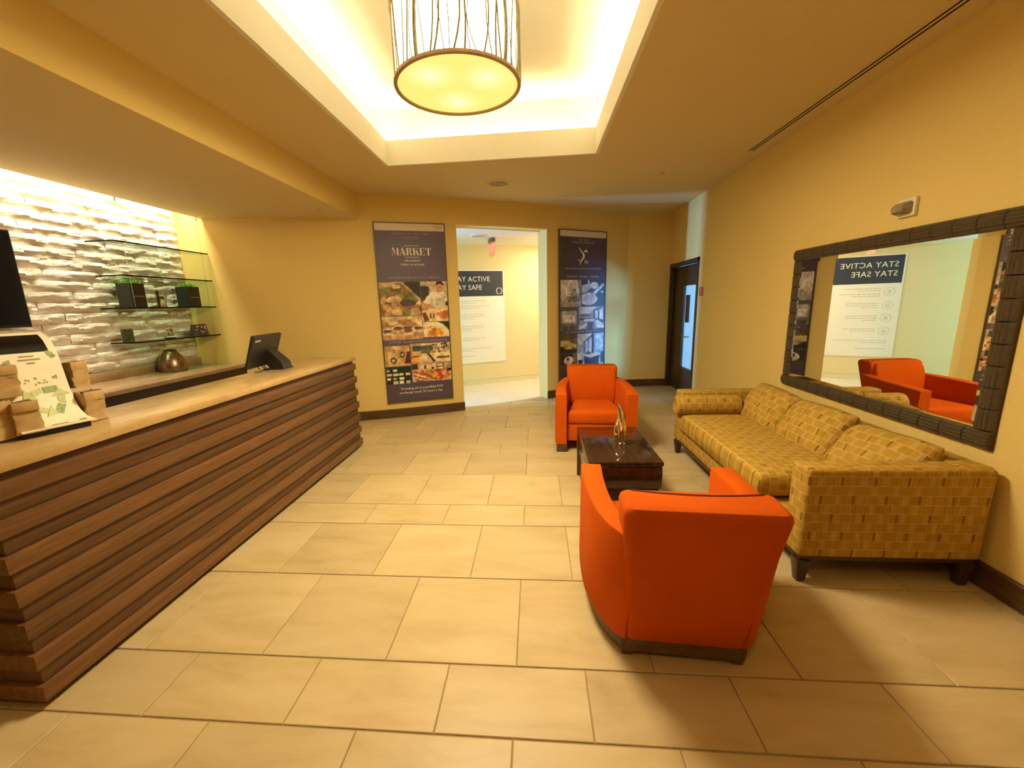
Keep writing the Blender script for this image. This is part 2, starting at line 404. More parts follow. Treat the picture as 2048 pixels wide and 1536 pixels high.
    def build(self, name, mat, parent=None, world=False, smooth=True, angle=35):
        sh = None
        if world and parent is not None:
            sh = Vector(parent.location); q = parent.parent
            while q is not None: sh = sh + q.location; q = q.parent
        o = bpy.data.objects.new(name, self.mesh(name, mat, smooth, angle, sh)); COL.objects.link(o)
        if parent is not None: o.parent = parent
        return o

def tag(o, label=None, cat=None, group=None, kind=None):
    if label: o['label'] = label
    if cat: o['category'] = cat
    if group: o['group'] = group
    if kind: o['kind'] = kind
    return o
def thing(name, label, cat, loc=(0, 0, 0), rz=0, group=None):
    o = bpy.data.objects.new(name, None); COL.objects.link(o); o.location = loc; o.rotation_euler = (0, 0, rz)
    o.empty_display_size = 0.1
    return tag(o, label, cat, group)
def struct(name, mb, mat, parent=None, smooth=False):
    o = mb.build(name, mat, parent, smooth=smooth)
    if parent is None: o['kind'] = 'structure'
    return o
def group_struct(name):
    o = bpy.data.objects.new(name, None); COL.objects.link(o); o['kind'] = 'structure'; return o
def dup(root, loc, rz=None, label=None, group=None):
    r = root.copy(); COL.objects.link(r); r.location = loc
    if rz is not None: r.rotation_euler = (0, 0, rz)
    if label: r['label'] = label
    if group: r['group'] = group
    for ch in list(root.children):
        c = ch.copy(); COL.objects.link(c); c.parent = r
        for g in list(ch.children):
            d = g.copy(); COL.objects.link(d); d.parent = c
    return r
def rrect(a, b, r, n=4, cx=0, cy=0):
    out = []
    for qx, qy, t0 in ((1, 1, 0), (-1, 1, 90), (-1, -1, 180), (1, -1, 270)):
        for k in range(n + 1):
            t = math.radians(t0 + 90 * k / n)
            out.append((cx + qx * (a - r) + r * math.cos(t), cy + qy * (b - r) + r * math.sin(t)))
    return out

def text_mb(s, size, align='CENTER', mb=None, u=0, v=0, sx=1.0, spacing=1.0):
    """flat lettering in the u,v plane (z = 0), appended to mb"""
    mb = mb or MB()
    c = bpy.data.curves.new('lettering', 'FONT'); c.body = s; c.size = size; c.align_x = align; c.align_y = 'CENTER'; c.resolution_u = 2; c.space_character = spacing
    o = bpy.data.objects.new('lettering', c); COL.objects.link(o)
    me = bpy.data.meshes.new_from_object(o)
    mb.add([(p.co.x * sx + u, p.co.y + v, 0) for p in me.vertices], [tuple(p.vertices) for p in me.polygons])
    bpy.data.objects.remove(o); bpy.data.curves.remove(c); bpy.data.meshes.remove(me)
    return mb
def rect2(mb, u0, u1, v0, v1): return mb.add([(u0, v0, 0), (u1, v0, 0), (u1, v1, 0), (u0, v1, 0)], [(0, 1, 2, 3)])
def ring2(mb, u, v, r0, r1, n=28, a0=0, a1=360):
    full = abs(a1 - a0) >= 360; k = n if full else n + 1
    A = [math.radians(a0 + (a1 - a0) * i / n) for i in range(k)]
    vs = [(u + r0 * math.cos(a), v + r0 * math.sin(a), 0) for a in A] + [(u + r1 * math.cos(a), v + r1 * math.sin(a), 0) for a in A]
    fs = [(i, k + i, k + (i + 1) % k, (i + 1) % k) for i in range(n)]
    return mb.add(vs, fs)
def plane_mat(origin, u, v):
    """matrix taking (u,v,offset along normal) to the world"""
    u = Vector(u).normalized(); v = Vector(v).normalized(); n = u.cross(v); m = Matrix.Identity(4)
    for i in range(3): m[i][0] = u[i]; m[i][1] = v[i]; m[i][2] = n[i]; m[i][3] = origin[i]
    return m

# ------------------------------------------------------------------ the room
H = 2.881; RX = 2.275; LXW = -4.22
FWC = (-0.002006879548737714, -0.011840313058108764, 0.04461468012978745, 0.6118894597246571, 6.425356324080181)
def fw(x):
    y = 0
    for c in FWC: y = y * x + c
    return y
def fw_n(x):
    d = (fw(x + 0.01) - fw(x - 0.01)) / 0.02; v = Vector((-d, 1, 0)); return v.normalized()
def fw_back(x, t=0.24):
    n = fw_n(x); return (x + n.x * t, fw(x) + n.y * t)
SOF = 2.587; SX = -2.168; GAP = -3.92
TX0, TX1, TY0, TY1 = -1.443, 0.597, 1.0, 4.44

floor = struct('floor', MB().box(LXW - 0.1, 2.6, -3.2, 7.7, -0.06, -0.005), M['grout'])
rows = [(1.195, 1.49, 0), (1.495, 2.06, 1), (2.065, 2.63, 0), (2.635, 2.93, 1), (2.935, 3.505, 0), (3.51, 4.075, 1)]
P3 = 1.44
allrows = []
for k in range(-3, 5):
    for i in (0, 1, 2):
        y0, y1, par = rows[i]; 
        allrows.append((y0 + P3 * k, y1 + P3 * k + 0.001, (par + k) % 2))
tilemesh = {}
def tile_obj(x0, x1, y0, y1):
    w, d = round(x1 - x0, 4), round(y1 - y0, 4)
    if (w, d) not in tilemesh:
        mb = MB(); e = 0.0022
        a, b = w / 2, d / 2
        mb.loft([[(-a, -b, -0.008), (a, -b, -0.008), (a, b, -0.008), (-a, b, -0.008)], [(-a, -b, -e), (a, -b, -e), (a, b, -e), (-a, b, -e)], [(-a + e, -b + e, 0), (a - e, -b + e, 0), (a - e, b - e, 0), (-a + e, b - e, 0)]])
        tilemesh[(w, d)] = mb.mesh('tile', M['tile'], smooth=False)
    o = bpy.data.objects.new('tile', tilemesh[(w, d)]); COL.objects.link(o); o.parent = floor; o.location = ((x0 + x1) / 2, (y0 + y1) / 2, 0)
G = 0.0021
for y0, y1, par in allrows:
    if y1 < -0.7 or y0 > 7.5: continue
    x = (-0.095 if par else -0.38) - 0.5695 * 7
    while x < 2.5:
        xa, xb = max(x + G, -4.2), min(x + 0.5695 - G, 2.36); x += 0.5695
        if xb - xa < 0.05 or (xa + xb) / 2 < -2.6 and y1 < 3.5: continue
        yy1 = y1 - G; yy0 = y0 + G
        if yy0 > fw(min(xb, 1.5)) + 0.16: continue
        tile_obj(xa, xb, yy0, yy1)

def wall_strip(xs, z0, z1, back=0.24, mb=None):
    mb = mb or MB()
    rings = []
    for x in xs:
        bx, by = fw_back(x, back)
        rings.append([(x, fw(x), z0), (bx, by, z0), (bx, by, z1), (x, fw(x), z1)])
    mb.loft(rings); return mb
lin = lambda a, b, n: [a + (b - a) * i / n for i in range(n + 1)]
DX0, DX1, DZ = -1.035, 0.187, 2.553
mb = MB()
wall_strip(lin(-4.35, DX0, 26), -0.02, 2.95, mb=mb)
wall_strip(lin(DX1, 1.58, 14), -0.02, 2.95, mb=mb)
wall_strip(lin(DX0, DX1, 10), DZ, 2.95, mb=mb)
mb.prism([(1.555, fw(1.555)), (1.9, 7.475), (2.45, 7.50), (2.45, 7.8), (1.5, 7.75)], -0.02, 2.95)
wall_back = struct('wall_back', mb, M['wall'], smooth=True)
struct('wall_left', MB().box(LXW - 0.2, LXW, -3.2, 5.1, -0.02, 3.1), M['wall'])
wall_left = bpy.data.objects['wall_left']
mb = MB(); mb.box(RX, RX + 0.14, -3.2, 6.24, -0.02, 3.0); mb.box(RX, RX + 0.14, 6.24, 7.49, 2.055, 3.0)
struct('wall_right', mb, M['wall'])
struct('wall_front', MB().box(LXW - 0.2, RX + 0.14, -3.3, -3.2, -0.02, 3.0), M['wall'])

# ceiling with the tray opening, the soffit over the desk and the tray itself
mb = MB()
t = 0.03
mb.box(SX, TX0 - t, -3.2, 5.7, H, H + 0.03); mb.box(TX1 + t, RX + 0.1, -3.2, 7.7, H, H + 0.03)
mb.box(TX0 - t, TX1 + t, -3.2, TY0 - t, H, H + 0.03); mb.box(TX0 - t, TX1 + t, TY1 + t, 6.9, H, H + 0.03); mb.box(LXW - 0.1, SX, -3.2, 5.7, H + 0.06, H + 0.09)
ceiling = struct('ceiling', mb, M['ceil'])
struct('soffit', MB().box(GAP, SX, -3.2, 5.6, SOF, H + 0.05), M['ceil'], ceiling)
struct('soffit_face', MB().box(SX, SX + 0.004, -3.2, 5.55, SOF, H), M['wall'], ceiling)
mb = MB(); t = 0.03; ft = 3.11
mb.box(TX0 - t, TX0, TY0 - t, TY1 + t, H, ft); mb.box(TX1, TX1 + t, TY0 - t, TY1 + t, H, ft)
mb.box(TX0, TX1, TY1, TY1 + t, H, ft); mb.box(TX0, TX1, TY0 - t, TY0, H, ft)
struct('tray_fascia', mb, M['cream'], ceiling)
d = 0.22; tt = 3.47; mb = MB()
mb.box(TX0 - d - .03, TX0 - d, TY0 - d, TY1 + d, H + .03, tt); mb.box(TX1 + d, TX1 + d + .03, TY0 - d, TY1 + d, H + .03, tt)
mb.box(TX0 - d, TX1 + d, TY1 + d, TY1 + d + .03, H + .03, tt); mb.box(TX0 - d, TX1 + d, TY0 - d - .03, TY0 - d, H + .03, tt)
mb.box(TX0 - d - .03, TX1 + d + .03, TY0 - d - .03, TY1 + d + .03, tt, tt + .04)
struct('tray_recess', mb, M['cream'], ceiling)

# baseboards
mb = MB(); 
for xs in (lin(-2.6, DX0 + 0.004, 14), lin(DX1 - 0.004, 1.552, 10)):
    mb.loft([[(x, fw(x) + 0.01, 0), (x - fw_n(x).x * 0.018, fw(x) - fw_n(x).y * 0.018, 0), (x - fw_n(x).x * 0.018, fw(x) - fw_n(x).y * 0.018, 0.112), (x - fw_n(x).x * 0.010, fw(x) - fw_n(x).y * 0.010, 0.122), (x, fw(x) + 0.01, 0.122)] for x in xs])
mb.loft([[(x, y + 0.02, 0), (x, y - 0.018, 0), (x, y - 0.018, 0.122), (x, y + 0.02, 0.122)] for x, y in ((1.54, fw(1.555)), (1.9, 7.475), (RX, 7.49))])
struct('baseboard_back', mb, M['base'])
mb = MB(); mb.loft([[(RX - 0.018, y, 0), (RX, y, 0), (RX, y, 0.130), (RX - 0.010, y, 0.130), (RX - 0.018, y, 0.120)] for y in (-3.2, 6.23)])
struct('baseboard_right', mb, M['base'])

# corridor beyond the doorway
cdir = Vector((1.381, 0.687, 0)).normalized(); cn = Vector((-cdir.y, cdir.x, 0)); C0 = Vector((-1.325, 7.666, 0))
cpt = lambda s, o=0: C0 + cdir * s + cn * o
mb = MB()
mb.prism([cpt(-3.6)[:2], cpt(3.2)[:2], cpt(3.2, 0.15)[:2], cpt(-3.6, 0.15)[:2]], -0.02, 2.56)
mb.prism([(1.55, 7.70), (1.75, 7.70), (1.75, 9.4), (1.55, 9.4)], -0.02, 2.56)
struct('wall_corridor', mb, M['wall_pale'])
mb = MB(); mb.prism([cpt(-3.6, -0.02)[:2], cpt(3.2, -0.02)[:2], cpt(3.2, 0.01)[:2], cpt(-3.6, 0.01)[:2]], 0, 0.105)
mb.prism([cpt(-3.6, -0.026)[:2], cpt(3.2, -0.026)[:2], cpt(3.2, 0.01)[:2], cpt(-3.6, 0.01)[:2]], 0.105, 0.118)
struct('baseboard_corridor', mb, M['trim_cream'])
cf = [fw_back(x, 0.13) for x in lin(-4.3, 1.5, 24)]
mb = MB()
polyv = cf + [tuple(cpt(3.1)[:2]), tuple(cpt(-3.4)[:2])]
mb.prism(polyv, -0.004, 0.004); struct('corridor_floor', mb, M['corridor_floor'], floor)
mb = MB(); cb = [fw_back(x, 0.2) for x in lin(-4.3, 1.5, 24)]
mb.prism(cb + [tuple(cpt(3.1)[:2]), tuple(cpt(-3.4)[:2])], 2.545, 2.58); struct('corridor_ceiling', mb, M['white'], ceiling)

# right-hand door with its glazed leaf and the bright side room behind it
door = group_struct('door_1')
mb = MB(); dw = 0.055
mb.rbox(RX - 0.012, RX + 0.13, 6.225, 6.225 + dw, 0, 2.055, 0.004); mb.rbox(RX - 0.012, RX + 0.13, 7.44, 7.495, 0, 2.055, 0.004)
mb.rbox(RX - 0.012, RX + 0.13, 6.225, 7.495, 2.0, 2.055, 0.004); mb.rbox(RX + 0.035, RX + 0.05, 6.28, 6.30, 0, 2.0, 0.003); mb.rbox(RX + 0.035, RX + 0.05, 7.42, 7.44, 0, 2.0, 0.003)
mb.build('frame', M['doorwood'], door)
mb = MB(); lx = RX + 0.055
mb.rbox(lx, lx + 0.04, 6.29, 6.47, 0.01, 1.99, 0.003); mb.rbox(lx, lx + 0.04, 6.97, 7.43, 0.01, 1.99, 0.003)
mb.rbox(lx, lx + 0.04, 6.47, 6.97, 0.01, 0.42, 0.003); mb.rbox(lx, lx + 0.04, 6.47, 6.97, 1.69, 1.99, 0.003)
leaf = mb.build('leaf', M['doorwood'], door)
MB().box(lx + 0.018, lx + 0.022, 6.46, 6.98, 0.41, 1.70).build('pane', M['pane'], door, smooth=False)
MB().rbox(lx + 0.004, lx + 0.014, 6.70, 6.855, 1.13, 1.547, 0.002).build('notice', M['doorwood'], door)
mb = MB(); mb.tube([(lx, 6.62, 0.92), (lx - 0.045, 6.62, 0.92), (lx - 0.05, 6.66, 0.92), (lx - 0.05, 6.74, 0.92)], 0.010); mb.lathe([(0.0, 0), (0.0, 0.001)], n=3)
mb.build('handle', M['steel'], door)
mb = MB(); mb.box(RX + 0.14, 6.2, 8.6, 8.7, -0.02, 2.7); mb.box(6.1, 6.2, 4.4, 8.6, -0.02, 2.7); mb.box(RX + 0.14, 6.2, 4.3, 4.4, -0.02, 2.7)
struct('wall_side_room', mb, M['white'])
mb = MB(); mb.box(RX + 0.14, 6.2, 4.4, 8.6, -0.06, -0.002); struct('side_room_floor', mb, M['corridor_floor'], floor)
mb = MB(); mb.box(RX + 0.14, 6.2, 4.4, 8.6, 2.7, 2.75); struct('side_room_ceiling', mb, M['white'], ceiling)

# ------------------------------------------------------------------ split-face stone cladding
rs = random.Random(3)
def stone_mesh(L, hgt, seed):
    r = random.Random(seed); nu, nv = max(7, int(L / 0.045)), 6
    ph = [r.uniform(0, 6.28) for _ in range(8)]; mb = MB()
    cuts = [r.uniform(0, 1) for _ in range(4)]
    jit = {}
    def fn(u, v):
        # v: 0 bottom, 1 top; chiselled face, scooped under the nose
        y = (u - 0.5) * L; z = (v - 0.5) * hgt
        nose = 0.50 + 0.20 * math.sin(7 * u * L / 0.45 + ph[0]) + 0.10 * math.sin(19 * u * L / 0.45 + ph[1])
        prof = (v / nose) ** 1.2 if v < nose else 1 - 0.30 * (v - nose) / (1 - nose)
        scoop = 0.55 + 0.45 * math.sin(5 * u * L / 0.4 + ph[2] + 0.6 * math.sin(11 * u + ph[3]))
        out = 0.008 + 0.027 * prof * (0.65 + 0.35 * scoop)
        k = (round(u * 40), round(v * 20))
        if k not in jit: jit[k] = r.uniform(-0.005, 0.005)
        out += jit[k]
        if u in (0, 1): out *= 0.55
        return (out, y + (jit[k] * 0.6 if 0 < u < 1 else 0), z)
    mb.grid(nu, nv, fn)
    # returns top, bottom and ends
    w = nu + 1
    for row, flip in ((range(w), True), (range(nv * w, nv * w + w), False)):
        ids = list(row); base = len(mb.v)
        for i in ids: p = mb.v[i]; mb.v.append((-0.005, p[1], p[2]))
        for k in range(len(ids) - 1):
            f = (ids[k], ids[k + 1], base + k + 1, base + k); mb.f.append(f[::-1] if flip else f)
    return mb.mesh('stone', M['stone'], smooth=True, angle=24)
CH = 0.0945
stones = {L: [stone_mesh(L, CH - 0.003, int(L * 1000) + k) for k in range(5)] for L in (0.30, 0.40, 0.50, 0.60)}
z = 0.962; ri = 0
while z < 2.80:
    y = 4.885
    first = True
    while y > 1.3:
        L = rs.choice((0.40, 0.50, 0.60)) if not first else rs.choice((0.30, 0.40, 0.50, 0.60)); first = False
        o = bpy.data.objects.new('stone', rs.choice(stones[L])); COL.objects.link(o); o.parent = wall_left
        o.location = (LXW, y - L / 2, z + CH / 2); o.scale = (1, (L - 0.002) / L, 1)
        y -= L
    z += CH; ri += 1

# ------------------------------------------------------------------ reception counter
CXF, CXB, CY0, CY1 = -1.912, -2.37, 1.20, 4.29
cnt = thing('reception_counter', 'long walnut slatted reception counter with sandy marble top along the left side', 'counter', ((CXF + CXB) / 2, (CY0 + CY1) / 2, 0))
MB().rbox(CXB - 0.02, CXF, CY0, CY1 + 0.01, 0.957, 0.996, 0.003).build('countertop', M['ctop'], cnt, True)
MB().box(CXB + 0.02, CXF - 0.06, CY0 + 0.06, CY1 - 0.06, 0.0, 0.95).build('carcass', M['darkwood'], cnt, True)
per = (0.925 - 0.03) / 6.5
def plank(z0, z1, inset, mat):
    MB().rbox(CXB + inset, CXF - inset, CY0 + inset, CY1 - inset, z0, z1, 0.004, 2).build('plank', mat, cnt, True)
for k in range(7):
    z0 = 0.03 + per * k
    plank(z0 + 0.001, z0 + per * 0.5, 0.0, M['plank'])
    plank(z0 + per * 0.5 + 0.001, min(z0 + per, 0.955), 0.017 if k < 6 else 0.022, M['plank_shaded'])

# back counter under the stone wall
bc = thing('back_counter', 'tan marble back counter with dark front standing under the stone wall', 'counter', (-3.9, 3.4, 0))
MB().rbox(LXW + 0.042, -3.53, 1.6, 4.86, 0.835, 0.872, 0.003).build('countertop', M['btop'], bc, True)
MB().box(LXW + 0.043, -3.55, 1.65, 4.84, 0.0, 0.835).build('cabinet_body', M['darkwood'], bc, True)
MB().rbox(LXW + 0.042, LXW + 0.062, 1.6, 4.875, 0.872, 0.960, 0.002).build('backsplash', M['btop'], bc, True)

# wall television at the left edge
tv = thing('television', 'large black flat television hung on the white stone wall', 'television', (LXW + 0.06, 2.49, 1.42))
MB().rbox(LXW + 0.055, LXW + 0.10, 1.82, 3.155, 1.425, 2.185, 0.006).build('housing', M['black'], tv, True)
MB().box(LXW + 0.10, LXW + 0.102, 1.835, 3.143, 1.445, 2.172).build('screen', M['screen'], tv, True, smooth=False)
MB().box(LXW + 0.042, LXW + 0.056, 2.2, 2.8, 1.6, 2.0).build('wall_bracket', M['black'], tv, True)

# glass shelves on cables
def shelf(zt, y0, label):
    t = thing('glass_shelf', label, 'shelf', (-4.07, (y0 + 4.93) / 2, zt), 0, 'glass shelves on the stone wall')
    x0, x1, y1, th = LXW + 0.03, -3.9, 4.945, 0.012
    mb = MB(); mb.box(x0 + .003, x1 - .003, y0 + .003, y1 - .003, zt - th, zt - .0005); mb.build('pane', M['shelf_face'], t, True, smooth=False)
    mb = MB(); mb.box(x1 - .003, x1, y0, y1, zt - th, zt); mb.box(x0, x1 - .003, y0, y0 + .003, zt - th, zt); mb.build('polished_edge', M['shelf_edge'], t, True, smooth=False)
    for yy in (y0 + 0.11, y1 - 0.08):
        MB().lathe([(0.009, zt - th - 0.006), (0.009, zt - th)], -3.925, yy, 12).build('cable_clamp', M['steel'], t, True)
SH = [2.19, 1.878, 1.570, 1.233]
for zt, y0, lb in zip(SH, (3.783, 3.81, 3.80, 3.825), ('topmost empty glass shelf near the ceiling on the stone wall', 'second glass shelf from the top, just above the grass planters', 'third glass shelf from the top, carrying two black planters', 'lowest glass shelf, carrying small cards above the bronze vase')):
    shelf(zt, y0, lb)
for yy, lb in ((3.905, 'thin steel cable holding the left ends of the glass shelves'), (4.875, 'thin steel cable holding the shelf ends beside the yellow wall')):
    c = thing('shelf_cable', lb, 'cable', (-3.925, yy, 1.2), 0, 'shelf suspension cables')
    MB().tube([(-3.925, yy, 1.2), (-3.925, yy, SOF)], 0.0016, 6).build('wire', M['steel'], c, True)
    MB().lathe([(0.008, SOF - 0.035), (0.008, SOF)], -3.925, yy, 10).build('anchor', M['rim'], c, True)

# grass planters on the third shelf
def planter(y0, y1, zb, zt, label, seed):
    t = thing('grass_planter', label, 'planter', (-4.03, (y0 + y1) / 2, zb), 0, 'black planters on the third shelf')
    a = (y1 - y0) / 2; mb = MB(); cy = (y0 + y1) / 2; hz = zt - zb
    rr = lambda k, z: [(-4.03 + x, cy + y, z) for x, y in rrect(0.078 * k, a * k, 0.008)]
    mb.loft([rr(0.97, zb), rr(1, zb + 0.01), rr(1, zt), rr(0.95, zt), rr(0.94, zt - 0.02)]); mb.build('box', M['planter'], t, True)
    MB().box(-3.953, -3.9505, cy - a * 0.75, cy + a * 0.75, zb + hz * 0.46, zb + hz * 0.475).build('painted_reflection', M['ink_grey'], t, True, smooth=False)  # thin grey bar painting a reflection line on the planter front
    r = random.Random(seed); mb = MB()
    for k in range(150):
        x, y = -4.03 + r.uniform(-0.06, 0.06), cy + r.uniform(-a, a) * 0.8; h = r.uniform(0.022, 0.052); ang = r.uniform(0, 6.28); ln = r.uniform(0, 0.045)
        dx, dy = math.cos(ang), math.sin(ang); w = 0.003
        mb.add([(x - dy * w, y + dx * w, zt - 0.02), (x + dy * w, y - dx * w, zt - 0.02), (x + dx * ln * 0.5 + dy * w * 0.6, y + dy * ln * 0.5 - dx * w * 0.6, zt + h * 0.6), (x + dx * ln * 0.5 - dy * w * 0.6, y + dy * ln * 0.5 + dx * w * 0.6, zt + h * 0.6), (x + dx * ln, y + dy * ln, zt + h)], [(0, 1, 2, 3), (3, 2, 4)])
    g = mb.build('grass', M['grass'], t, True, smooth=False); g['kind'] = 'stuff'
planter(3.912, 4.072, SH[2], 1.805, 'taller-looking black box planter with sparse grass at the left of the shelf', 1)
planter(4.612, 4.782, SH[2], 1.798, 'black box planter with bushy grass beside the yellow wall', 2)
# small things between and below
t = thing('photo_block', 'small clear block with brown portrait print between the two planters', 'ornament', (-4.05, 4.35, SH[2]))
mb = MB(); mb.rbox(-4.075, -4.06, 4.30, 4.42, SH[2], 1.75, 0.002); mb.build('block', M['pane'], t, True, smooth=False)
mb = MB(); mb.box(-4.059, -4.057, 4.302, 4.335, SH[2], 1.748); mb.box(-4.059, -4.057, 4.335, 4.395, 1.665, 1.685); mb.build('print', M['darkwood'], t, True, smooth=False)
mb = MB(); mb.loft([[(-4.055 + 0.025 * math.cos(a) * k, 4.365 + 0.04 * math.sin(a) * k, zz) for a in [2 * PI * i / 10 for i in range(10)]] for zz, k in ((SH[2], .9), (SH[2] + .03, 1), (SH[2] + .06, .7), (SH[2] + .075, .35))]); mb.build('figure', M['brownprint'], t, True)
t = thing('green_card', 'small dark green picture card standing on the lowest shelf', 'card', (-4.02, 3.865, SH[3]))
mb = MB(); mb.rbox(-4.035, -4.025, 3.80, 3.925, SH[3], 1.365, 0.002); mb.build('backing', M['pframe'], t, True)
mb = MB(); mb.box(-4.0249, -4.0239, 3.808, 3.917, SH[3] + 0.008, 1.357); mb.build('picture', plain('mossy_print', (0.06, 0.09, 0.03, 1), 0.5, var=0.9, scale=40), t, True, smooth=False)
mb = MB(); mb.add([(-4.035, 3.85, SH[3]), (-4.035, 3.88, SH[3]), (-4.085, 3.865, SH[3]), (-4.036, 3.85, SH[3] + .09), (-4.036, 3.88, SH[3] + .09)], [(0, 1, 4, 3), (0, 2, 1), (0, 3, 2), (1, 2, 4), (3, 4, 2)]); mb.build('easel_back', M['pframe'], t, True, smooth=False)
t = thing('shell_ornament', 'small brown curled shell ornament on the lowest shelf', 'ornament', (-4.0, 4.32, SH[3]))
mb = MB(); pts = []
for k in range(14):
    a = 0.6 + k * 0.42; rr_ = 0.05 - 0.0022 * k; pts.append((-4.0 + 0.012 * math.sin(k), 4.325 - rr_ * math.cos(a), SH[3] + 0.062 + rr_ * math.sin(a)))
mb.tube(pts, 0.016, 8, 0.007); mb.build('shell', M['brownprint'], t, True)
MB().rbox(-4.03, -3.97, 4.28, 4.36, SH[3], SH[3] + 0.012, 0.003).build('foot', M['darkwood'], t, True)
t = thing('purple_card', 'dark purple folded card with white marks at the right shelf end', 'card', (-4.02, 4.75, SH[3]))
mb = MB(); y0, y1 = 4.635, 4.865
mb.add([(-3.985, y0, SH[3]), (-3.985, y1, SH[3]), (-4.015, y1, 1.365), (-4.015, y0, 1.365), (-4.045, y0, SH[3]), (-4.045, y1, SH[3])], [(0, 1, 2, 3), (3, 2, 5, 4), (0, 3, 4), (1, 5, 2), (0, 4, 5, 1)])
mb.build('folded_card', plain('plum_print', (0.075, 0.045, 0.065, 1), 0.5), t, True, smooth=False)
mb = MB(); r = random.Random(5)
for k in range(14):
    u = r.uniform(0.25, 0.9); v = r.uniform(0.2, 0.85); w = r.uniform(0.008, 0.02)
    px = lambda vv: -3.9835 - 0.03 * vv; pz = lambda vv: SH[3] + 0.132 * vv; yy = y0 + (y1 - y0) * u
    mb.add([(px(v), yy - w, pz(v)), (px(v), yy + w, pz(v)), (px(v + .06), yy + w * .8, pz(v + .06)), (px(v + .06), yy - w * .6, pz(v + .06))], [(0, 1, 2, 3)])
mb.build('lettering', M['ink_white'], t, True, smooth=False)

# bronze dome vase on the back counter
t = thing('bronze_vase', 'hammered bronze dome vase on the tan marble back counter', 'vase', (-4.02, 4.30, 0.872))
MB().lathe([(0.128, 0.0), (0.135, 0.012), (0.134, 0.05), (0.125, 0.10), (0.104, 0.155), (0.076, 0.20), (0.056, 0.222), (0.058, 0.232), (0.050, 0.234), (0.044, 0.215), (0.04, 0.19)], n=40).build('body', M['bronze'], t)
MB().lathe([(0.060, 0.228), (0.0625, 0.233), (0.060, 0.238), (0.049, 0.238), (0.049, 0.228)], n=32).build('lip', M['darkwood'], t)

# touch-screen terminal on the counter, its back towards the room
t = thing('touch_terminal', 'black touch-screen terminal seen from behind on the counter end', 'monitor', (-2.34, 3.50, 0.996))
ang = math.radians(20); nx, nz = math.cos(ang), -math.sin(ang)
PM = Matrix.Identity(4)
def scr(y, h, off=0.0):   # h up the leaning screen, off towards the room
    return (-2.375 + math.sin(ang) * h + off * math.cos(ang) - 0.12 * (y - 3.4), y, 1.035 + math.cos(ang) * h - off * math.sin(ang))
def scrbox(mb, y0, y1, h0, h1, o0, o1):
    v = [scr(y, h, o) for o in (o0, o1) for h in (h0, h1) for y in (y0, y1)]
    return mb.add(v, [(0, 1, 3, 2), (4, 6, 7, 5), (0, 4, 5, 1), (2, 3, 7, 6), (0, 2, 6, 4), (1, 5, 7, 3)])
mb = MB(); y0, y1 = 3.185, 3.65
rings = []
for off, ins in ((-0.012, 0.004), (-0.008, 0.0), (0.012, 0.0), (0.020, 0.012)):
    rings.append([scr(y0 + ins, ins, off), scr(y1 - ins, ins, off), scr(y1 - ins, 0.285 - ins, off), scr(y0 + ins, 0.285 - ins, off)])
mb.loft(rings); hous = mb.build('housing', M['monitor'], t, True)
mb = MB(); scrbox(mb, y0 + 0.02, y1 - 0.02, 0.02, 0.265, -0.0135, -0.012); mb.build('screen', M['screen'], t, True, smooth=False)
mb = MB(); scrbox(mb, y0 + 0.03, y0 + 0.115, 0.235, 0.252, 0.020, 0.021); mb.build('logo_plate', M['silver'], t, True, smooth=False)
mb = MB(); a0, a1 = 3.44, 3.575
prof = [(0.02, 0.135), (0.055, 0.12), (0.075, 0.05), (0.09, -0.045), (0.03, -0.045), (0.02, 0.0)]
base_z = 0.996
rings = []
for y in (a0, a1):
    pts = [scr(y, 0.15, 0.02), scr(y, 0.14, 0.05), (-2.20, y, 1.06), (-2.185, y, base_z + .004), (-2.30, y, base_z + .004), scr(y, 0.03, 0.02)]
    rings.append(pts)
mb.loft(rings); mb.build('stand', M['monitor'], t, True)
MB().rbox(-2.36, -2.18, a0 - 0.02, a1 + 0.02, base_z, base_z + 0.008, 0.003).build('foot', M['monitor'], t, True)
for k, (yy, y2) in enumerate(((3.34, 3.30), (3.40, 3.39), (3.44, 3.40))):
    mb = MB(); p0 = scr(yy, 0.01, 0.012)
    mb.tube([p0, (p0[0] + 0.03, (yy + y2) / 2, 1.015), (-2.29, y2, base_z + 0.004), (-2.34, y2 - 0.02, base_z + 0.004)], 0.0035, 6); mb.build('cord', M['monitor'], t, True)

# ------------------------------------------------------------------ recycling display stand with kraft bags
ds = thing('recycling_stand', 'white curved recycling display stand with green leaf arrows on the counter', 'display stand', (-2.09, 1.616, 0.996), math.radians(-19))
PROF = [(0.0, 0.034), (-0.03, 0.036), (-0.065, 0.045), (-0.105, 0.073), (-0.137, 0.12), (-0.16, 0.18), (-0.175, 0.25), (-0.19, 0.315), (-0.205, 0.36), (-0.232, 0.40), (-0.268, 0.425), (-0.33, 0.437)]
PV = [Vector((a, 0, b)) for a, b in PROF]
AL = [0.0]
for a, b in zip(PV, PV[1:]): AL.append(AL[-1] + (b - a).length)
def onpanel(u, s, off=0.0):
    s = max(0, min(s, AL[-1] - 1e-6)); i = max(k for k in range(len(AL) - 1) if AL[k] <= s)
    f = (s - AL[i]) / (AL[i + 1] - AL[i]); p = PV[i].lerp(PV[i + 1], f); d = (PV[i + 1] - PV[i]).normalized()
    n = Vector((-d.z, 0, d.x)) ; n = -n if n.x < 0 else n
    p = p + n * off; return (p.x, u, p.z)
WB = 0.112
mb = MB(); N = 26
rings = []
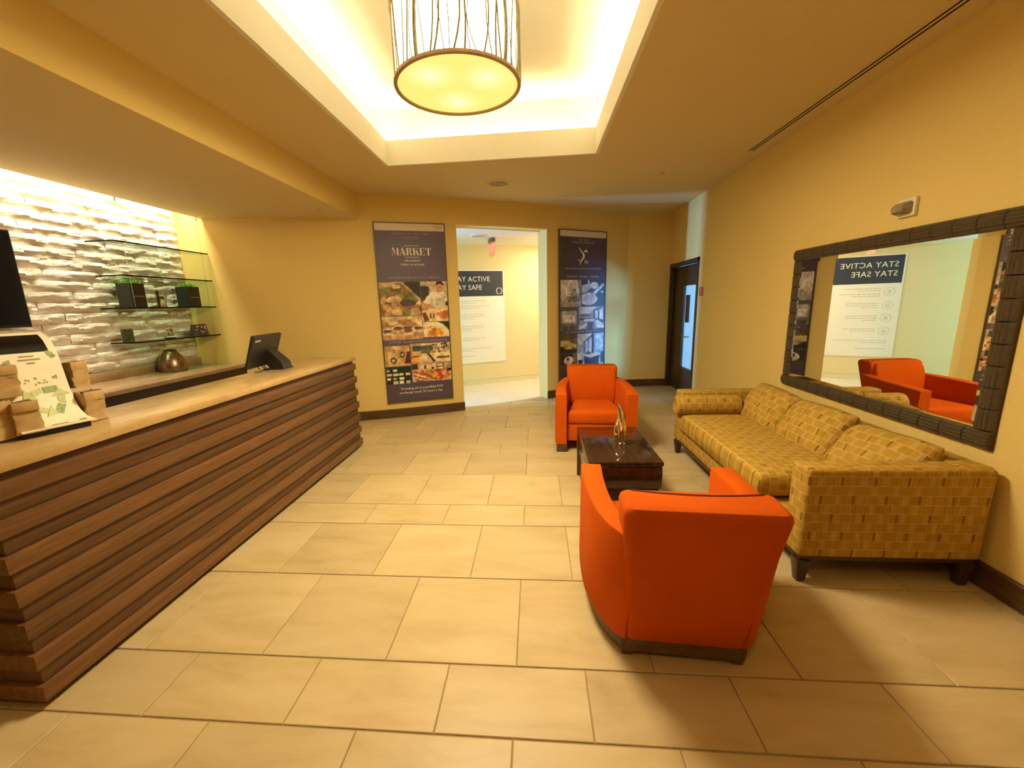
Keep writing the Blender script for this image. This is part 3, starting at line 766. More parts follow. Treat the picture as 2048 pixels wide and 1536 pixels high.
for k in range(N + 1):
    s = AL[-1] * k / N; w = WB * (1.0 + 0.10 * max(0, 1 - s / 0.12))
    a, b, c, dd = onpanel(-w, s, 0), onpanel(w, s, 0), onpanel(w, s, -0.005), onpanel(-w, s, -0.005)
    rings.append([a, b, c, dd])
mb.loft(rings); mb.build('curved_panel', M['card'], ds)
MB().rbox(-0.33, -0.020, -0.118, 0.108, 0.0, 0.026, 0.004).build('base', M['black'], ds)
mb = MB(); cs = []
body = [(p[0] - 0.014, p[1] - 0.006) for p in PROF[2:]] + [(-0.34, 0.42), (-0.34, 0.02), (-0.08, 0.02)]
mb.add([(x, -0.10, zz) for x, zz in body] + [(x, 0.10, zz) for x, zz in body], [tuple(range(len(body))), tuple(range(2 * len(body) - 1, len(body) - 1, -1))] + [(i, len(body) + i, len(body) + (i + 1) % len(body), (i + 1) % len(body)) for i in range(len(body))])
mb.build('rear_body', M['black'], ds)
def pgrid(mb, u0, u1, s0, s1, off=0.0012, n=8):
    return mb.grid(2, n, lambda a, b: onpanel(u0 + (u1 - u0) * a, s0 + (s1 - s0) * b, off))
sm = AL[8]
pgrid(MB(), -0.075, 0.085, sm - 0.01, sm + 0.095).build('window', M['screen'], ds)
# side cheek, white with a dark window
mb = MB(); cheek = [(-0.20, 0.20), (-0.19, 0.30), (-0.215, 0.37), (-0.25, 0.405), (-0.34, 0.43), (-0.34, 0.20)]
mb.add([(x, -0.118, zz) for x, zz in cheek] + [(x, -0.112, zz) for x, zz in cheek], [tuple(range(6)), tuple(range(11, 5, -1))] + [(i, 6 + i, 6 + (i + 1) % 6, (i + 1) % 6) for i in range(6)])
mb.build('side_cheek', M['card'], ds, smooth=False)
mb = MB(); ck = [(-0.22, 0.22), (-0.21, 0.29), (-0.235, 0.36), (-0.34, 0.40), (-0.34, 0.22)]
mb.add([(x, -0.1195, zz) for x, zz in ck], [tuple(range(5))]); mb.build('side_window', M['screen'], ds, smooth=False)
# print: heading bars, leaves, recycling arrows
def pmap(mb2, uc, sc, off=0.0014):
    mb2.v = [onpanel(uc + p[0], sc + p[1], off) for p in mb2.v]; return mb2
mb = MB()
for u0, u1, s_ in ((-0.018, 0.030, 0.0), (-0.025, 0.048, -0.016), (0.0, 0.027, -0.032)): mb.add([(a, b, 0) for a, b in ((u0, s_), (u1, s_), (u1, s_ + .006), (u0, s_ + .006))], [(0, 1, 2, 3)])
pmap(mb, 0, sm - 0.030); mb.build('heading', M['brownprint'], ds, smooth=False)
def leaf2(mb2, cx, cy, L, w, a):
    ca, sa = math.cos(a), math.sin(a); pts = []
    for k in range(7): tt_ = k / 6; pts.append((L * (tt_ - .5), w * math.sin(PI * tt_)))
    for k in range(5, 0, -1): tt_ = k / 6; pts.append((L * (tt_ - .5), -w * math.sin(PI * tt_)))
    return mb2.add([(cx + x * ca - y * sa, cy + x * sa + y * ca, 0) for x, y in pts], [tuple(range(len(pts)))])
mb = MB(); leaf2(mb, -0.062, -0.055, 0.045, 0.012, 1.0); leaf2(mb, 0.085, -0.022, 0.040, 0.011, 2.2); leaf2(mb, -0.07, -0.068, 0.03, 0.006, -0.2); leaf2(mb, 0.092, -0.036, 0.03, 0.006, 0.4)
pmap(mb, 0, sm); mb.build('leaf_print', M['leafprint'], ds, smooth=False)
for k in range(3):
    mb = MB(); mb2 = MB(); a = math.radians(90 + 120 * k); R_ = 0.052
    def rot(x, y): return (x * math.cos(a) - y * math.sin(a), x * math.sin(a) + y * math.cos(a))
    A_ = [rot(R_ - .016, -0.050), rot(R_ + .014, -0.050), rot(R_ + .012, 0.0), rot(R_ - .016, 0.0)]
    B_ = [rot(R_ - .012, 0.006), rot(R_ + .012, 0.006), rot(R_ - 0.004, 0.048), rot(R_ - .026, 0.030)]
    mb.add([(x, y, 0) for x, y in A_], [(0, 1, 2, 3)]); mb2.add([(x, y, 0) for x, y in B_], [(0, 1, 2, 3)])
    T_ = [rot(R_ - .044, 0.024), rot(R_ + .012, 0.060), rot(R_ - .030, 0.070)]; mb2.add([(x, y, 0) for x, y in T_], [(0, 1, 2)])
    pmap(mb, 0.02, 0.185); mb.build('arrow_tail', M['leafprint'], ds, smooth=False); pmap(mb2, 0.02, 0.185, 0.0018); mb2.build('arrow_head', M['leafpale'], ds, smooth=False)
rd = random.Random(2); mb = MB()
for k in range(16): leaf2(mb, rd.uniform(-.05, .06), 0.075 + rd.uniform(0, .035), 0.012, 0.003, rd.uniform(0, 3))
pmap(mb, 0.02, 0.185); mb.build('seed_print', M['leafprint'], ds, smooth=False)['kind'] = 'stuff'
mb = MB()
for u0, u1, s0, s1 in ((-0.02, 0.035, 0.028, 0.036), (-0.06, 0.075, 0.018, 0.0205), (0.075, 0.10, 0.026, 0.040)): mb.add([(a, b, 0) for a, b in ((u0, s0), (u1, s0), (u1, s1), (u0, s1))], [(0, 1, 2, 3)])
mb.v = [onpanel(p[0], p[1], 0.0014) for p in mb.v]; mb.build('footer_print', M['brownprint'], ds, smooth=False)
# kraft bags hung at both sides
def bag_mesh(seed, w=0.085, h=0.135, dp=0.07):
    r = random.Random(seed); mb = MB(); rings = []
    for k in range(8):
        t_ = k / 7; e = 1 + 0.10 * math.sin(3 * t_ + seed) - 0.12 * t_; ring = []
        for j, (x, y) in enumerate(rrect(dp / 2 * e, w / 2 * (1.0 - 0.08 * t_), 0.008, 2)):
            ring.append((x + r.uniform(-.0045, .0045), y + r.uniform(-.0045, .0045), h * t_ + (r.uniform(-.006, .006) if k == 7 else 0)))
        rings.append(ring)
    inner = [[(p[0] * 0.9, p[1] * 0.9, p[2] - d_) for p in rings[-1]] for d_ in (0.0, 0.045)]
    mb.loft(rings + inner); return mb
def bag(px, py, pz, rz, seed, label, sc=1.0):
    ca, sa = math.cos(math.radians(-19)), math.sin(math.radians(-19))
    t = thing('paper_bag', label, 'paper bag', (-2.09 + px * ca - py * sa, 1.616 + px * sa + py * ca, 0.996 + pz), math.radians(-19) + rz, 'kraft bags on the display stand')
    bag_mesh(seed, 0.085 * sc, 0.135 * sc, 0.07 * sc).build('sack', M['kraft'], t, smooth=True)
    mb = MB(); mb.rbox(0.024 * sc, 0.037 * sc, -0.04 * sc, 0.04 * sc, 0.095 * sc, 0.137 * sc, 0.004); mb.build('folded_flap', M['kraft'], t)
    mb = MB(); mb.box(0.0, 0.026 * sc, -0.028 * sc, 0.020 * sc, 0.128 * sc, 0.1375 * sc); mb.build('opening', M['mouth_shade'], t, smooth=False)  # dark block painting the shaded mouth of the bag
bag(-0.09, -0.165, 0.012, 0.1, 1, 'lower left kraft bag nearest the counter edge', 1.15)
bag(-0.055, -0.085, 0.022, -0.1, 2, 'lower kraft bag overlapping the left edge of the white panel', 1.0)
bag(-0.16, -0.175, 0.165, 0.1, 3, 'upper left kraft bag at the photo edge', 1.1)
bag(-0.135, -0.10, 0.175, -0.05, 4, 'upper kraft bag overlapping the panel below the dark window', 1.0)
bag(-0.14, 0.165, 0.004, 0.2, 5, 'kraft bag standing right of the white panel foot', 1.05)
bag(-0.22, 0.165, 0.165, 0.3, 6, 'kraft bag hanging high behind the right edge of the panel', 0.9)

# ------------------------------------------------------------------ orange armchairs
def lerp_path(P, n):
    d = [0]
    for a, b in zip(P, P[1:]): d.append(d[-1] + math.dist(a, b))
    out = []
    for k in range(n + 1):
        s = d[-1] * k / n; i = min(len(P) - 2, max(j for j in range(len(d)) if d[j] <= s + 1e-9)); f = (s - d[i]) / (d[i + 1] - d[i])
        out.append(tuple(P[i][c] + (P[i + 1][c] - P[i][c]) * f for c in range(len(P[0]))))
    return out
def smooth_path(P, it=3):
    for _ in range(it):
        Q = [P[0]]
        for a, b in zip(P, P[1:]):
            Q.append(tuple(a[i] * .75 + b[i] * .25 for i in range(len(a)))); Q.append(tuple(a[i] * .25 + b[i] * .75 for i in range(len(a))))
        Q.append(P[-1]); P = Q
    return P
ss = lambda t: max(0, min(1, t)) ** 2 * (3 - 2 * max(0, min(1, t)))
def armchair(label, loc, rz):
    t = thing('armchair', label, 'armchair', loc, rz, 'orange armchairs at the coffee table')
    Z0 = 0.088
    plan = lerp_path(smooth_path([(.40, .355), (.40, .17), (.385, -.04), (.345, -.19), (.27, -.315), (.235, -.335)]), 22)
    def shear(z, y): return -0.27 * (z - Z0) * ss((0.15 - y) / 0.45)
    for sgn in (1, -1):
        mb = MB(); rings = []
        for k, (x, y) in enumerate(plan):
            a = plan[max(0, k - 1)]; b = plan[min(len(plan) - 1, k + 1)]; tx, ty = b[0] - a[0], b[1] - a[1]; L = math.hypot(tx, ty)
            nx_, ny_ = ty / L, -tx / L          # inward
            f = k / (len(plan) - 1); th = 0.115 - 0.03 * f; zt = 0.605 + 0.045 * f; r_ = 0.016
            bulge = 0.012 * math.sin(PI * f)
            pr_ = [(0, Z0), (-0.004 - bulge * .5, Z0 + .02), (-bulge, 0.30), (0, zt - r_), (0.004, zt - .005), (r_, zt), (th - r_, zt), (th - .004, zt - .005), (th, zt - r_), (th, 0.30), (th, Z0)]
            if k == 0: pr_ = [(max(.006, min(th - .006, o)), min(z_, zt - .006)) for o, z_ in pr_]
            rings.append([(sgn * (x + nx_ * o), y + ny_ * o + shear(z_, y) + (0.0 if k else 0.004), z_) for o, z_ in pr_])
        if sgn < 0: rings = [r[::-1] for r in rings]
        mb.loft(rings[::-1]); mb.build('arm', M['orange'], t)
    # backrest: flares and leans back
    mb = MB(); rings = []
    zs = [Z0, 0.10, 0.2, 0.32, 0.45, 0.58, 0.68, 0.745, 0.765, 0.777, 0.783]
    ins = [0.008, 0, 0, 0, 0, 0, 0, 0, 0.005, 0.014, 0.03]
    for z_, i_ in zip(zs, ins):
        f = (z_ - Z0) / 0.70; a = 0.238 + 0.045 * f - i_; yr = -0.335 - 0.27 * (z_ - Z0); dpt = 0.085 + 0.105 * ss(f * 1.2) ; b = dpt / 2 - i_
        ring = []
        for x, y in rrect(a, max(b, .02), min(0.03, max(b, .02) * .7), 4, 0, yr + dpt / 2):
            ring.append((x, y - 0.030 * (1 - (x / a) ** 2), z_))
        rings.append(ring)
    mb.loft(rings); mb.build('backrest', M['orange'], t)
    for yo, zz, ins_ in ((0.0, 0.772, 0.010),):
        f = 1.0; a = 0.236; yr = -0.335 - 0.27 * (zz - Z0)
        MB().tube([(a * q, yr + 0.157 - 0.030 * (1 - (q * 0.93) ** 2), zz + 0.0105) for q in [i / 10 - 1 for i in range(21)]], 0.0055, 6).build('piping', M['piping'], t)
    # inner back pad
    mb = MB(); rings = []
    for z_, i_ in ((0.36, .02), (0.40, 0), (0.52, 0), (0.64, 0), (0.72, .01), (0.755, .03)):
        f = (z_ - Z0) / 0.70; a = 0.236 + 0.03 * f - i_; yr = -0.335 - 0.27 * (z_ - Z0) + 0.08 + 0.10 * ss(f * 1.2)
        rings.append([(x, y - 0.02 * (1 - (x / a) ** 2), z_) for x, y in rrect(a, 0.05 - i_ * .6, 0.028 - i_ * .4, 3, 0, yr)])
    mb.loft(rings); mb.build('back_pad', M['orange'], t)
    # seat cushion and apron
    mb = MB(); w2, y0, y1 = 0.283, -0.27, 0.315
    def wid(y): return 0.283 if y > 0.0 else 0.283 - 0.35 * min(0.25, -y)
    rings = []
    for z_, i_ in ((0.292, .012), (0.300, .003), (0.33, 0), (0.375, 0), (0.395, .006), (0.408, .02), (0.418, .06), (0.424, .12), (0.426, .2)):
        ring = []
        for x, y in rrect(1 - i_ * 2.2, 1 - i_ * 2.2, 0.10, 4):
            yy = (y0 + y1) / 2 + y * (y1 - y0) / 2; ring.append((x * wid(yy), yy, z_))
        rings.append(ring)
    mb.loft(rings); mb.build('seat_cushion', M['orange'], t)
    mb = MB(); mb.rbox(-0.284, 0.284, -0.2, 0.300, 0.105, 0.290, 0.012); mb.build('apron', M['orange'], t)
    # plinth and feet
    half = [(x - 0.014, y) for x, y in plan]
    poly = [(x, y - .01) for x, y in half] + [(-x, y - .01) for x, y in half[::-1]]
    mb = MB(); n_ = len(poly); mid = [(x * .8, y * .8) for x, y in poly]
    back = [(x, y) for x, y in poly if y < 0.28]
    mb.loft([[(x, y + .014, z_) for x, y in back] + [(x * .86, y * .86 + .014, z_) for x, y in back[::-1]] for z_ in (0.030, 0.090)]); mb.build('plinth', M['plinth'], t)
    for sx_ in (1, -1):
        mb = MB(); q = lambda k, z_: [(sx_ * .338 + x, .292 + y, z_) for x, y in rrect(.054 * k, .058 * k, .006, 2)]
        mb.loft([q(0.9, 0), q(1, 0.01), q(1, 0.10)]); mb.build('leg', M['plinth'], t)
        mb = MB(); q = lambda k, z_: [(sx_ * .222 + x, -.300 + y, z_) for x, y in rrect(.030 * k, .026 * k, .005, 2)]
        mb.loft([q(0.75, 0), q(1, 0.05), q(1, 0.09)]); mb.build('leg', M['plinth'], t)
    return t
armchair('orange armchair in the foreground seen from behind, facing the coffee table', (0.622, 1.885, 0), math.radians(-4))
armchair('orange armchair facing the camera in front of the spa poster', (0.615, 4.42, 0), math.radians(180 - 3.5))

# ------------------------------------------------------------------ coffee table and chrome sculpture
ct = thing('coffee_table', 'low glossy dark wood coffee table between the two orange armchairs', 'coffee table', (0.60, 3.135, 0))
a, b = 0.2475, 0.415
mb = MB(); mb.rbox(-a, a, -b, b, 0.400, 0.430, 0.004, 2); mb.build('top', M['tabletop'], ct)
mb = MB(); mb.rbox(-a + .004, a - .004, -b, b - 0.06, 0.235, 0.3985, 0.014, 3); mb.build('drawer_box', M['tabletop'], ct)
mb = MB(); mb.rbox(-a, a, b - 0.045, b, 0.0, 0.3985, 0.004); mb.build('end_panel', M['tabletop'], ct)
mb = MB(); mb.rbox(-a + 0.02, a - 0.02, -b + 0.02, b - 0.05, 0.0, 0.234, 0.004); mb.build('base', M['darkwood'], ct)
vs = thing('chrome_sculpture', 'polished chrome leaf-shaped sculpture standing on the dark coffee table', 'sculpture', (0.636, 3.11, 0.4305))
def petal(hgt, rx, ry, lean, cx, tipx, name, ry2):
    mb = MB(); rings = []
    for k in range(19):
        v = k / 18; prof_ = (0.55 + 0.9 * v) if v < 0.35 else None
        wv = (math.sin(PI * (0.22 + 0.78 * v)) ** 0.75) if v < 1 else 0.0
        z_ = hgt * v; bend = tipx * (v ** 2.2) + lean * v
        rings.append([(cx + bend + rx * wv * math.cos(2 * PI * i / 20), ry * wv * math.sin(2 * PI * i / 20), z_) for i in range(20)])
    mb.loft(rings); return mb.build(name, M['chrome'], vs)
petal(0.325, 0.030, 0.050, 0.018, 0.010, -0.055, 'tall_leaf', 0.03)
petal(0.20, 0.026, 0.045, -0.020, -0.022, 0.022, 'short_leaf', 0.03)
MB().lathe([(0.035, 0.0), (0.038, 0.004), (0.034, 0.012), (0.022, 0.02)], n=24).build('foot', M['chrome'], vs)

# ------------------------------------------------------------------ sofa and its loose cushions
sf = thing('sofa', 'gold brick-patterned three-seat sofa under the framed mirror', 'sofa', (1.80, 3.10, 0))
X0, X1, Y0, Y1 = 1.36, 2.235, 2.095, 4.125
def fab(mb, name, parent=sf): mb.boxuv(); return mb.build(name, M['sofa'], parent, True)
mb = MB(); mb.rbox(X0, X1, Y0, Y0 + 0.145, 0.15, 0.640, 0.020, 4); fab(mb, 'armrest')
mb = MB(); mb.rbox(X0, X1, Y1 - 0.145, Y1, 0.15, 0.640, 0.020, 4); fab(mb, 'armrest')
mb = MB(); mb.rbox(X1 - 0.16, X1 + .002, Y0 + 0.01, Y1 - 0.01, 0.155, 0.645, 0.022, 4); fab(mb, 'back')
mb = MB(); mb.rbox(X0 + .008, X1 - 0.1, Y0 + 0.10, Y1 - 0.10, 0.152, 0.285, 0.015, 3); fab(mb, 'seat_rail')
MB().rbox(X0 + 0.012, X1 - 0.02, Y0 + 0.012, Y1 - 0.012, 0.128, 0.152, 0.003).build('base_rail', M['leg'], sf, True)
for x_, sx_ in ((X0 + 0.035, 1), (X1 - 0.05, -1)):
    for y_, sy_ in ((Y0 + 0.035, 1), (Y1 - 0.035, -1)):
        mb = MB(); mb.loft([[(x_ + x, y_ + y, z_) for x, y in rrect(k, k, .004, 2)] for z_, k in ((0, .019), (0.006, .021), (0.128, .034))]); mb.build('leg', M['leg'], sf, True)
def cushion(mb, w, d_, h, p=10, q=3, nu=22, nv=16, crown=0.0, wr=0.0, seed=0):
    """boxy cushion in local x (w), y (d), z (h) with its seam at mid height; UVs in metres"""
    cl = lambda t: math.sin((t - .5) * PI) 
    r = random.Random(seed); ph = [r.uniform(0, 6) for _ in range(4)]
    for sg in (1, -1):
        def fn(i, j, sg=sg):
            u, v = cl(i), cl(j)
            e = max(0, 1 - abs(u) ** p) ** (1 / q) * max(0, 1 - abs(v) ** p) ** (1 / q)
            c = crown * (1 - u * u) * (1 - v * v)
            wk = wr * math.sin(5 * u + ph[0] + 3 * v) * math.sin(4 * v + ph[1]) * e
            pin = 1 - 0.05 * (1 if wr else 0) * (abs(u * v) ** 2)
            pull = 1 - (0.07 if wr else 0.0) * (1 - v * v) * 0 
            return (w / 2 * u * pin, d_ / 2 * v * pin, sg * ((h / 2) * e + c * e) + wk)
        mb.grid(nu, nv, fn, lambda i, j: (cl(i) * w / 2, cl(j) * d_ / 2), flip=sg < 0)
    return mb
# bench seat cushion
mb = cushion(MB(), 1.50, 0.745, 0.165, 26, 3.2, 30, 18, 0.012)
mb.xf(Matrix.Translation((1.692, 3.215, 0.378)) @ Matrix.Rotation(math.radians(90), 4, 'Z'))
mb.build('seat_cushion', M['sofa'], sf, True)
def loose(name, label, cat, w, d_, h, mat4, seed, grp, p=5, q=2.0, crown=0.02):
    loc = mat4.to_translation(); t = thing(name, label, cat, loc, 0, grp)
    mb = cushion(MB(), w, d_, h, p, q, 22, 18, crown, 0.010, seed); mb.xf(mat4); mb.build('cover', M['sofa'], t, True)
    cl = [math.sin((k / 40 - .5) * PI) for k in range(41)]
    return t
def backm(yc, lean, x=1.94, zc=0.60, twist=0.0):
    # local x -> world y, local y -> up the lean, local z -> towards the room (-x)
    L = math.radians(lean)
    m = Matrix.Identity(4)
    ux = Vector((0, -1, 0)); uy = Vector((math.sin(L), 0, math.cos(L))); uz = ux.cross(uy)
    for i in range(3): m[i][0] = ux[i]; m[i][1] = uy[i]; m[i][2] = uz[i]
    return Matrix.Translation((x, yc, zc)) @ Matrix.Rotation(math.radians(twist), 4, 'X') @ m
G_ = 'loose back cushions on the sofa'
loose('back_cushion', 'sofa back cushion farthest from the camera, beside the bolster', 'cushion', 0.59, 0.38, 0.18, backm(3.66, 34, 1.978, 0.560, 2), 1, G_)
loose('back_cushion', 'middle sofa back cushion, below the left half of the mirror', 'cushion', 0.59, 0.38, 0.18, backm(3.07, 34, 1.978, 0.553, -2), 2, G_)
loose('back_cushion', 'sofa back cushion nearest the camera, slumped towards the near armrest', 'cushion', 0.59, 0.37, 0.17, backm(2.50, 37, 1.985, 0.543, -4), 3, G_)
# bolster
t = thing('bolster', 'round bolster in gold brick weave lying along the far armrest', 'cushion', (1.55, 3.85, 0.57))
mb = MB(); n_ = 24; R_ = 0.089; rings = []; uvs = []
xs = [(1.29, .25), (1.278, .55), (1.276, .80), (1.285, .94), (1.305, 1.0), (1.40, 1.0), (1.55, 1.02), (1.70, 1.0), (1.80, 1.0), (1.825, .94), (1.835, .8), (1.83, .4)]
for x_, k in xs: rings.append([(x_, 3.865 - R_ * k * math.sin(2 * PI * i / n_), 0.540 + R_ * k * math.cos(2 * PI * i / n_)) for i in range(n_)])
o_ = MB(); o_.loft(rings)
for fi, f in enumerate(o_.f):
    us = []
    for k in f:
        i = k % n_; p = o_.v[k]; us.append((p[0], (i if not (i == 0 and any((q % n_) == n_ - 1 for q in f)) else n_) * 2 * PI * R_ / n_))
    o_.uv[fi] = us
o_.build('cover', M['sofa'], t, True)

# ------------------------------------------------------------------ mirror
mi = thing('wall_mirror', 'large wall mirror in a ribbed dark bronze frame above the sofa', 'mirror', (RX, 3.08, 1.29))
MY0, MY1, MZ0, MZ1, FWD = 2.185, 3.985, 0.705, 1.875, 0.098
def seg_mesh(L, seed):
    r = random.Random(seed); mb = MB(); rings = []; nn = 10
    rid = [0, .42, .60, .52, .86, .92, .78, .98, 1.0, .82, .96, .88, .60, .70, .42, 0]
    for k in range(nn + 1):
        s = (0, .035, .12, .24, .37, .5, .63, .76, .88, .965, 1)[k]; puff = 0.50 if k in (0, nn) else 0.94 if k in (1, nn - 1) else 1.0
        ring = []
        for j, q in enumerate(rid):
            ww = (j / (len(rid) - 1) - .5) * FWD * (0.97 + .03 * puff)
            ring.append((-(0.014 + 0.030 * q * puff + r.uniform(-.0012, .0012)), L * (s - .5), ww))
        ring += [(0, L * (s - .5), FWD / 2), (0, L * (s - .5), -FWD / 2)]
        rings.append(ring)
    mb.loft(rings); return mb.mesh('frame_segment', M['frame'], True, 30)
nh, nvv = 14, 9
Lh = (MY1 - MY0) / nh; Lv = (MZ1 - MZ0 - 2 * FWD) / nvv
hm = [seg_mesh(Lh, k) for k in range(4)]; vm = [seg_mesh(Lv, 10 + k) for k in range(4)]
for k in range(nh):
    for zc in (MZ0 + FWD / 2, MZ1 - FWD / 2):
        o = bpy.data.objects.new('frame_segment', rs.choice(hm)); COL.objects.link(o); o.parent = mi
        o.location = (0, MY0 + Lh * (k + .5) - 3.08, zc - 1.29)
for k in range(nvv):
    for yc in (MY0 + FWD / 2, MY1 - FWD / 2):
        o = bpy.data.objects.new('frame_segment', rs.choice(vm)); COL.objects.link(o); o.parent = mi
        o.rotation_euler = (math.radians(90), 0, 0); o.location = (0, yc - 3.08, MZ0 + FWD + Lv * (k + .5) - 1.29)
ya, yb, za, zb = MY0 + FWD - .005, MY1 - FWD + .005, MZ0 + FWD - .005, MZ1 - FWD + .005; be = 0.028
xg = lambda y: RX - 0.0125 - (y - MY0) * 0.0079           # hung a touch proud at its far end
inn = [(ya + be, za + be), (yb - be, za + be), (yb - be, zb - be), (ya + be, zb - be)]; outr = [(ya, za), (yb, za), (yb, zb), (ya, zb)]
mb = MB(); mb.add([(xg(y), y, z_) for y, z_ in inn], [(3, 2, 1, 0)]); mb.build('mirror_glass', M['mirror'], mi, True, smooth=False)
mb = MB(); mb.add([(xg(y), y, z_) for y, z_ in inn] + [(xg(y) + 0.0011, y, z_) for y, z_ in outr], [(0, 1, 5, 4), (1, 2, 6, 5), (2, 3, 7, 6), (3, 0, 4, 7)]); mb.build('bevelled_edge', M['mirror'], mi, True, smooth=False)
MB().box(RX - 0.009, RX - 0.001, MY0 + 0.02, MY1 - 0.02, MZ0 + 0.02, MZ1 - 0.02).build('backing_board', M['pframe'], mi, True)

# ------------------------------------------------------------------ small wall and ceiling fittings
t = thing('fire_strobe', 'ivory fire alarm strobe with smoky lens above the mirror', 'alarm', (RX, 2.91, 2.0))
mb = MB(); mb.rbox(RX - 0.022, RX, 2.848, 2.975, 1.945, 2.052, 0.006); mb.build('housing', M['plastic_white'], t, True)
mb = MB(); rings = []
for k in range(9):
    f = k / 8; w_ = 0.056 * (1 - 0.35 * f ** 2); h_ = 0.034 * math.sqrt(max(0, 1 - (f * .93) ** 2)) + .003
    rings.append([(RX - 0.022 - 0.052 * f, 2.918 + w_ * x, 1.996 - 0.004 * f + h_ * y) for x, y in rrect(1, 1, .45, 4)])
mb.loft(rings); mb.build('lens', M['lens'], t, True)
mb = MB(); mb.rbox(RX - 0.026, RX - 0.02, 2.875, 2.945, 2.032, 2.044, 0.002); mb.build('test_slot', M['plastic_white'], t, True)
t = thing('red_sign', 'small red room sign on the wall beside the dark door', 'sign', (RX, 6.09, 1.58))
MB().rbox(RX - 0.008, RX - 0.0005, 6.04, 6.155, 1.525, 1.638, 0.002).build('plate', M['red'], t, True)
mb = MB()
for u0, u1, v0, v1 in ((-.035, .035, .028, .040), (-.02, .04, .005, .016), (-.035, .01, -.018, -.008), (-.02, .03, -.042, -.032)): rect2(mb, u0, u1, v0, v1)
mb.xf(plane_mat((RX - 0.0092, 6.0975, 1.581), (0, -1, 0), (0, 0, 1))); mb.build('lettering', M['ink_white'], t, True, smooth=False)

t = thing('linear_air_diffuser', 'long twin-slot air diffuser in the ceiling along the right wall', 'vent', (2.11, 2.6, H))
mb = MB(); 
for x_ in (2.073, 2.105, 2.137): mb.box(x_ - .0075, x_ + .0075, 0.4, 4.64, H - 0.003, H + 0.01)
mb.build('frame', M['ceil'], t, True)
for x_ in (2.089, 2.121): MB().box(x_ - .0086, x_ + .0086, 0.4, 4.64, H - 0.001, H + 0.012).build('slot', M['slot'], t, True, smooth=False)
def round_fitting(name, label, cat, x, y, z, r0, r1, m1, m2, grp=None):
    t = thing(name, label, cat, (x, y, z), 0, grp)
    MB().lathe([(r1 - .004, -0.002), (r1, -0.009), (r0 * .8, -0.010), (r0 - .004, -0.006), (r0, 0.0)], n=36, cap0=False, cap1=False).build('trim_ring', m1, t)
    MB().lathe([(0.0005, 0.004 - 0.014), (r1 * .6, -0.009), (r1, -0.004)], n=36, cap0=False, cap1=False).build('grille', m2, t)
round_fitting('ceiling_speaker', 'round tan ceiling speaker before the doorway, past the lit tray', 'speaker', -0.405, 5.265, H, 0.160, 0.118, M['ceil'], M['grille'])
round_fitting('ceiling_speaker', 'round grey ceiling speaker inside the bright corridor', 'speaker', -0.851, 6.813, 2.545, 0.15, 0.12, M['white'], M['grille_c'])
round_fitting('sprinkler_plate', 'small concealed sprinkler plate in the ceiling near the far right corner', 'sprinkler', 1.439, 5.207, H, 0.040, 0.03, M['ceil'], M['grille'])
round_fitting('sprinkler_plate', 'small sprinkler plate under the soffit above the counter end', 'sprinkler', -2.376, 4.772, SOF, 0.040, 0.03, M['ceil'], M['grille'])
# exit sign in the corridor
t = thing('exit_sign', 'glowing red exit sign hanging edge-on from the corridor ceiling', 'sign', (-0.69, 7.15, 2.545), math.radians(110))
MB().rbox(-0.11, 0.11, -0.035, 0.035, -0.070, 0.0, 0.008).build('canopy', M['greymetal'], t)
MB().rbox(-0.15, 0.15, -0.006, 0.006, -0.275, -0.070, 0.002).build('panel', M['exit'], t)
for sgn in (1, -1):
    mb = text_mb('EXIT', 0.17); mb.xf(Matrix.Translation((0, sgn * -0.0068, -0.175)) @ Matrix.Rotation(math.radians(0 if sgn > 0 else 180), 4, 'Z') @ Matrix.Rotation(math.radians(90), 4, 'X')); mb.build('lettering', M['ink_white'], t, smooth=False)

# ------------------------------------------------------------------ pendant drum lamp
pl = thing('drum_pendant', 'large lit drum pendant with willow twigs hanging in the ceiling tray', 'pendant lamp', (LX, LY, LZ))
RL, HL = 0.362, 0.385
MB().lathe([(RL - .012, 0.02), (RL - .010, HL - .02)], n=72, cap0=False, cap1=False).build('inner_shade', M['shade'], pl)
o = MB().lathe([(RL - .014, 0.012), (0.0005, 0.012)][::-1], n=64, cap0=False, cap1=False).build('diffuser', M['diffuser'], pl)
for z0 in (0.0, HL - 0.016): MB().lathe([(RL - .016, z0), (RL + .002, z0), (RL + .004, z0 + .002), (RL + .004, z0 + .016), (RL - .002, z0 + .018), (RL - .016, z0 + .016), (RL - .016, z0)], n=72, cap0=False, cap1=False).build('rim', M['rim'], pl)
rt = random.Random(11); nt = 62
for k in range(nt):
    a = 2 * PI * (k + rt.uniform(-.4, .4)) / nt; da = rt.uniform(-0.14, 0.14); bw = rt.uniform(-0.09, 0.09); r_ = rt.choice((.0022, .003, .0042, .005)) if k % 14 else 0.010
    pts = []
    for i in range(6):
        f = i / 5; aa = a + da * f + bw * math.sin(PI * f); pts.append(((RL - .004) * math.cos(aa), (RL - .004) * math.sin(aa), 0.012 + (HL - .024) * f))
    MB().tube(pts, r_, 5, r_ * 0.8, False).build('twig', M['twig'], pl)
MB().tube([(0, 0, HL - .01), (0, 0, 3.47 - LZ)], 0.008, 8).build('stem', M['rim'], pl)
for k in range(3):
    a = math.radians(30 + 120 * k); MB().tube([(0, 0, HL - .008), ((RL - .01) * math.cos(a), (RL - .01) * math.sin(a), HL - .008)], 0.005, 6).build('spoke', M['rim'], pl)

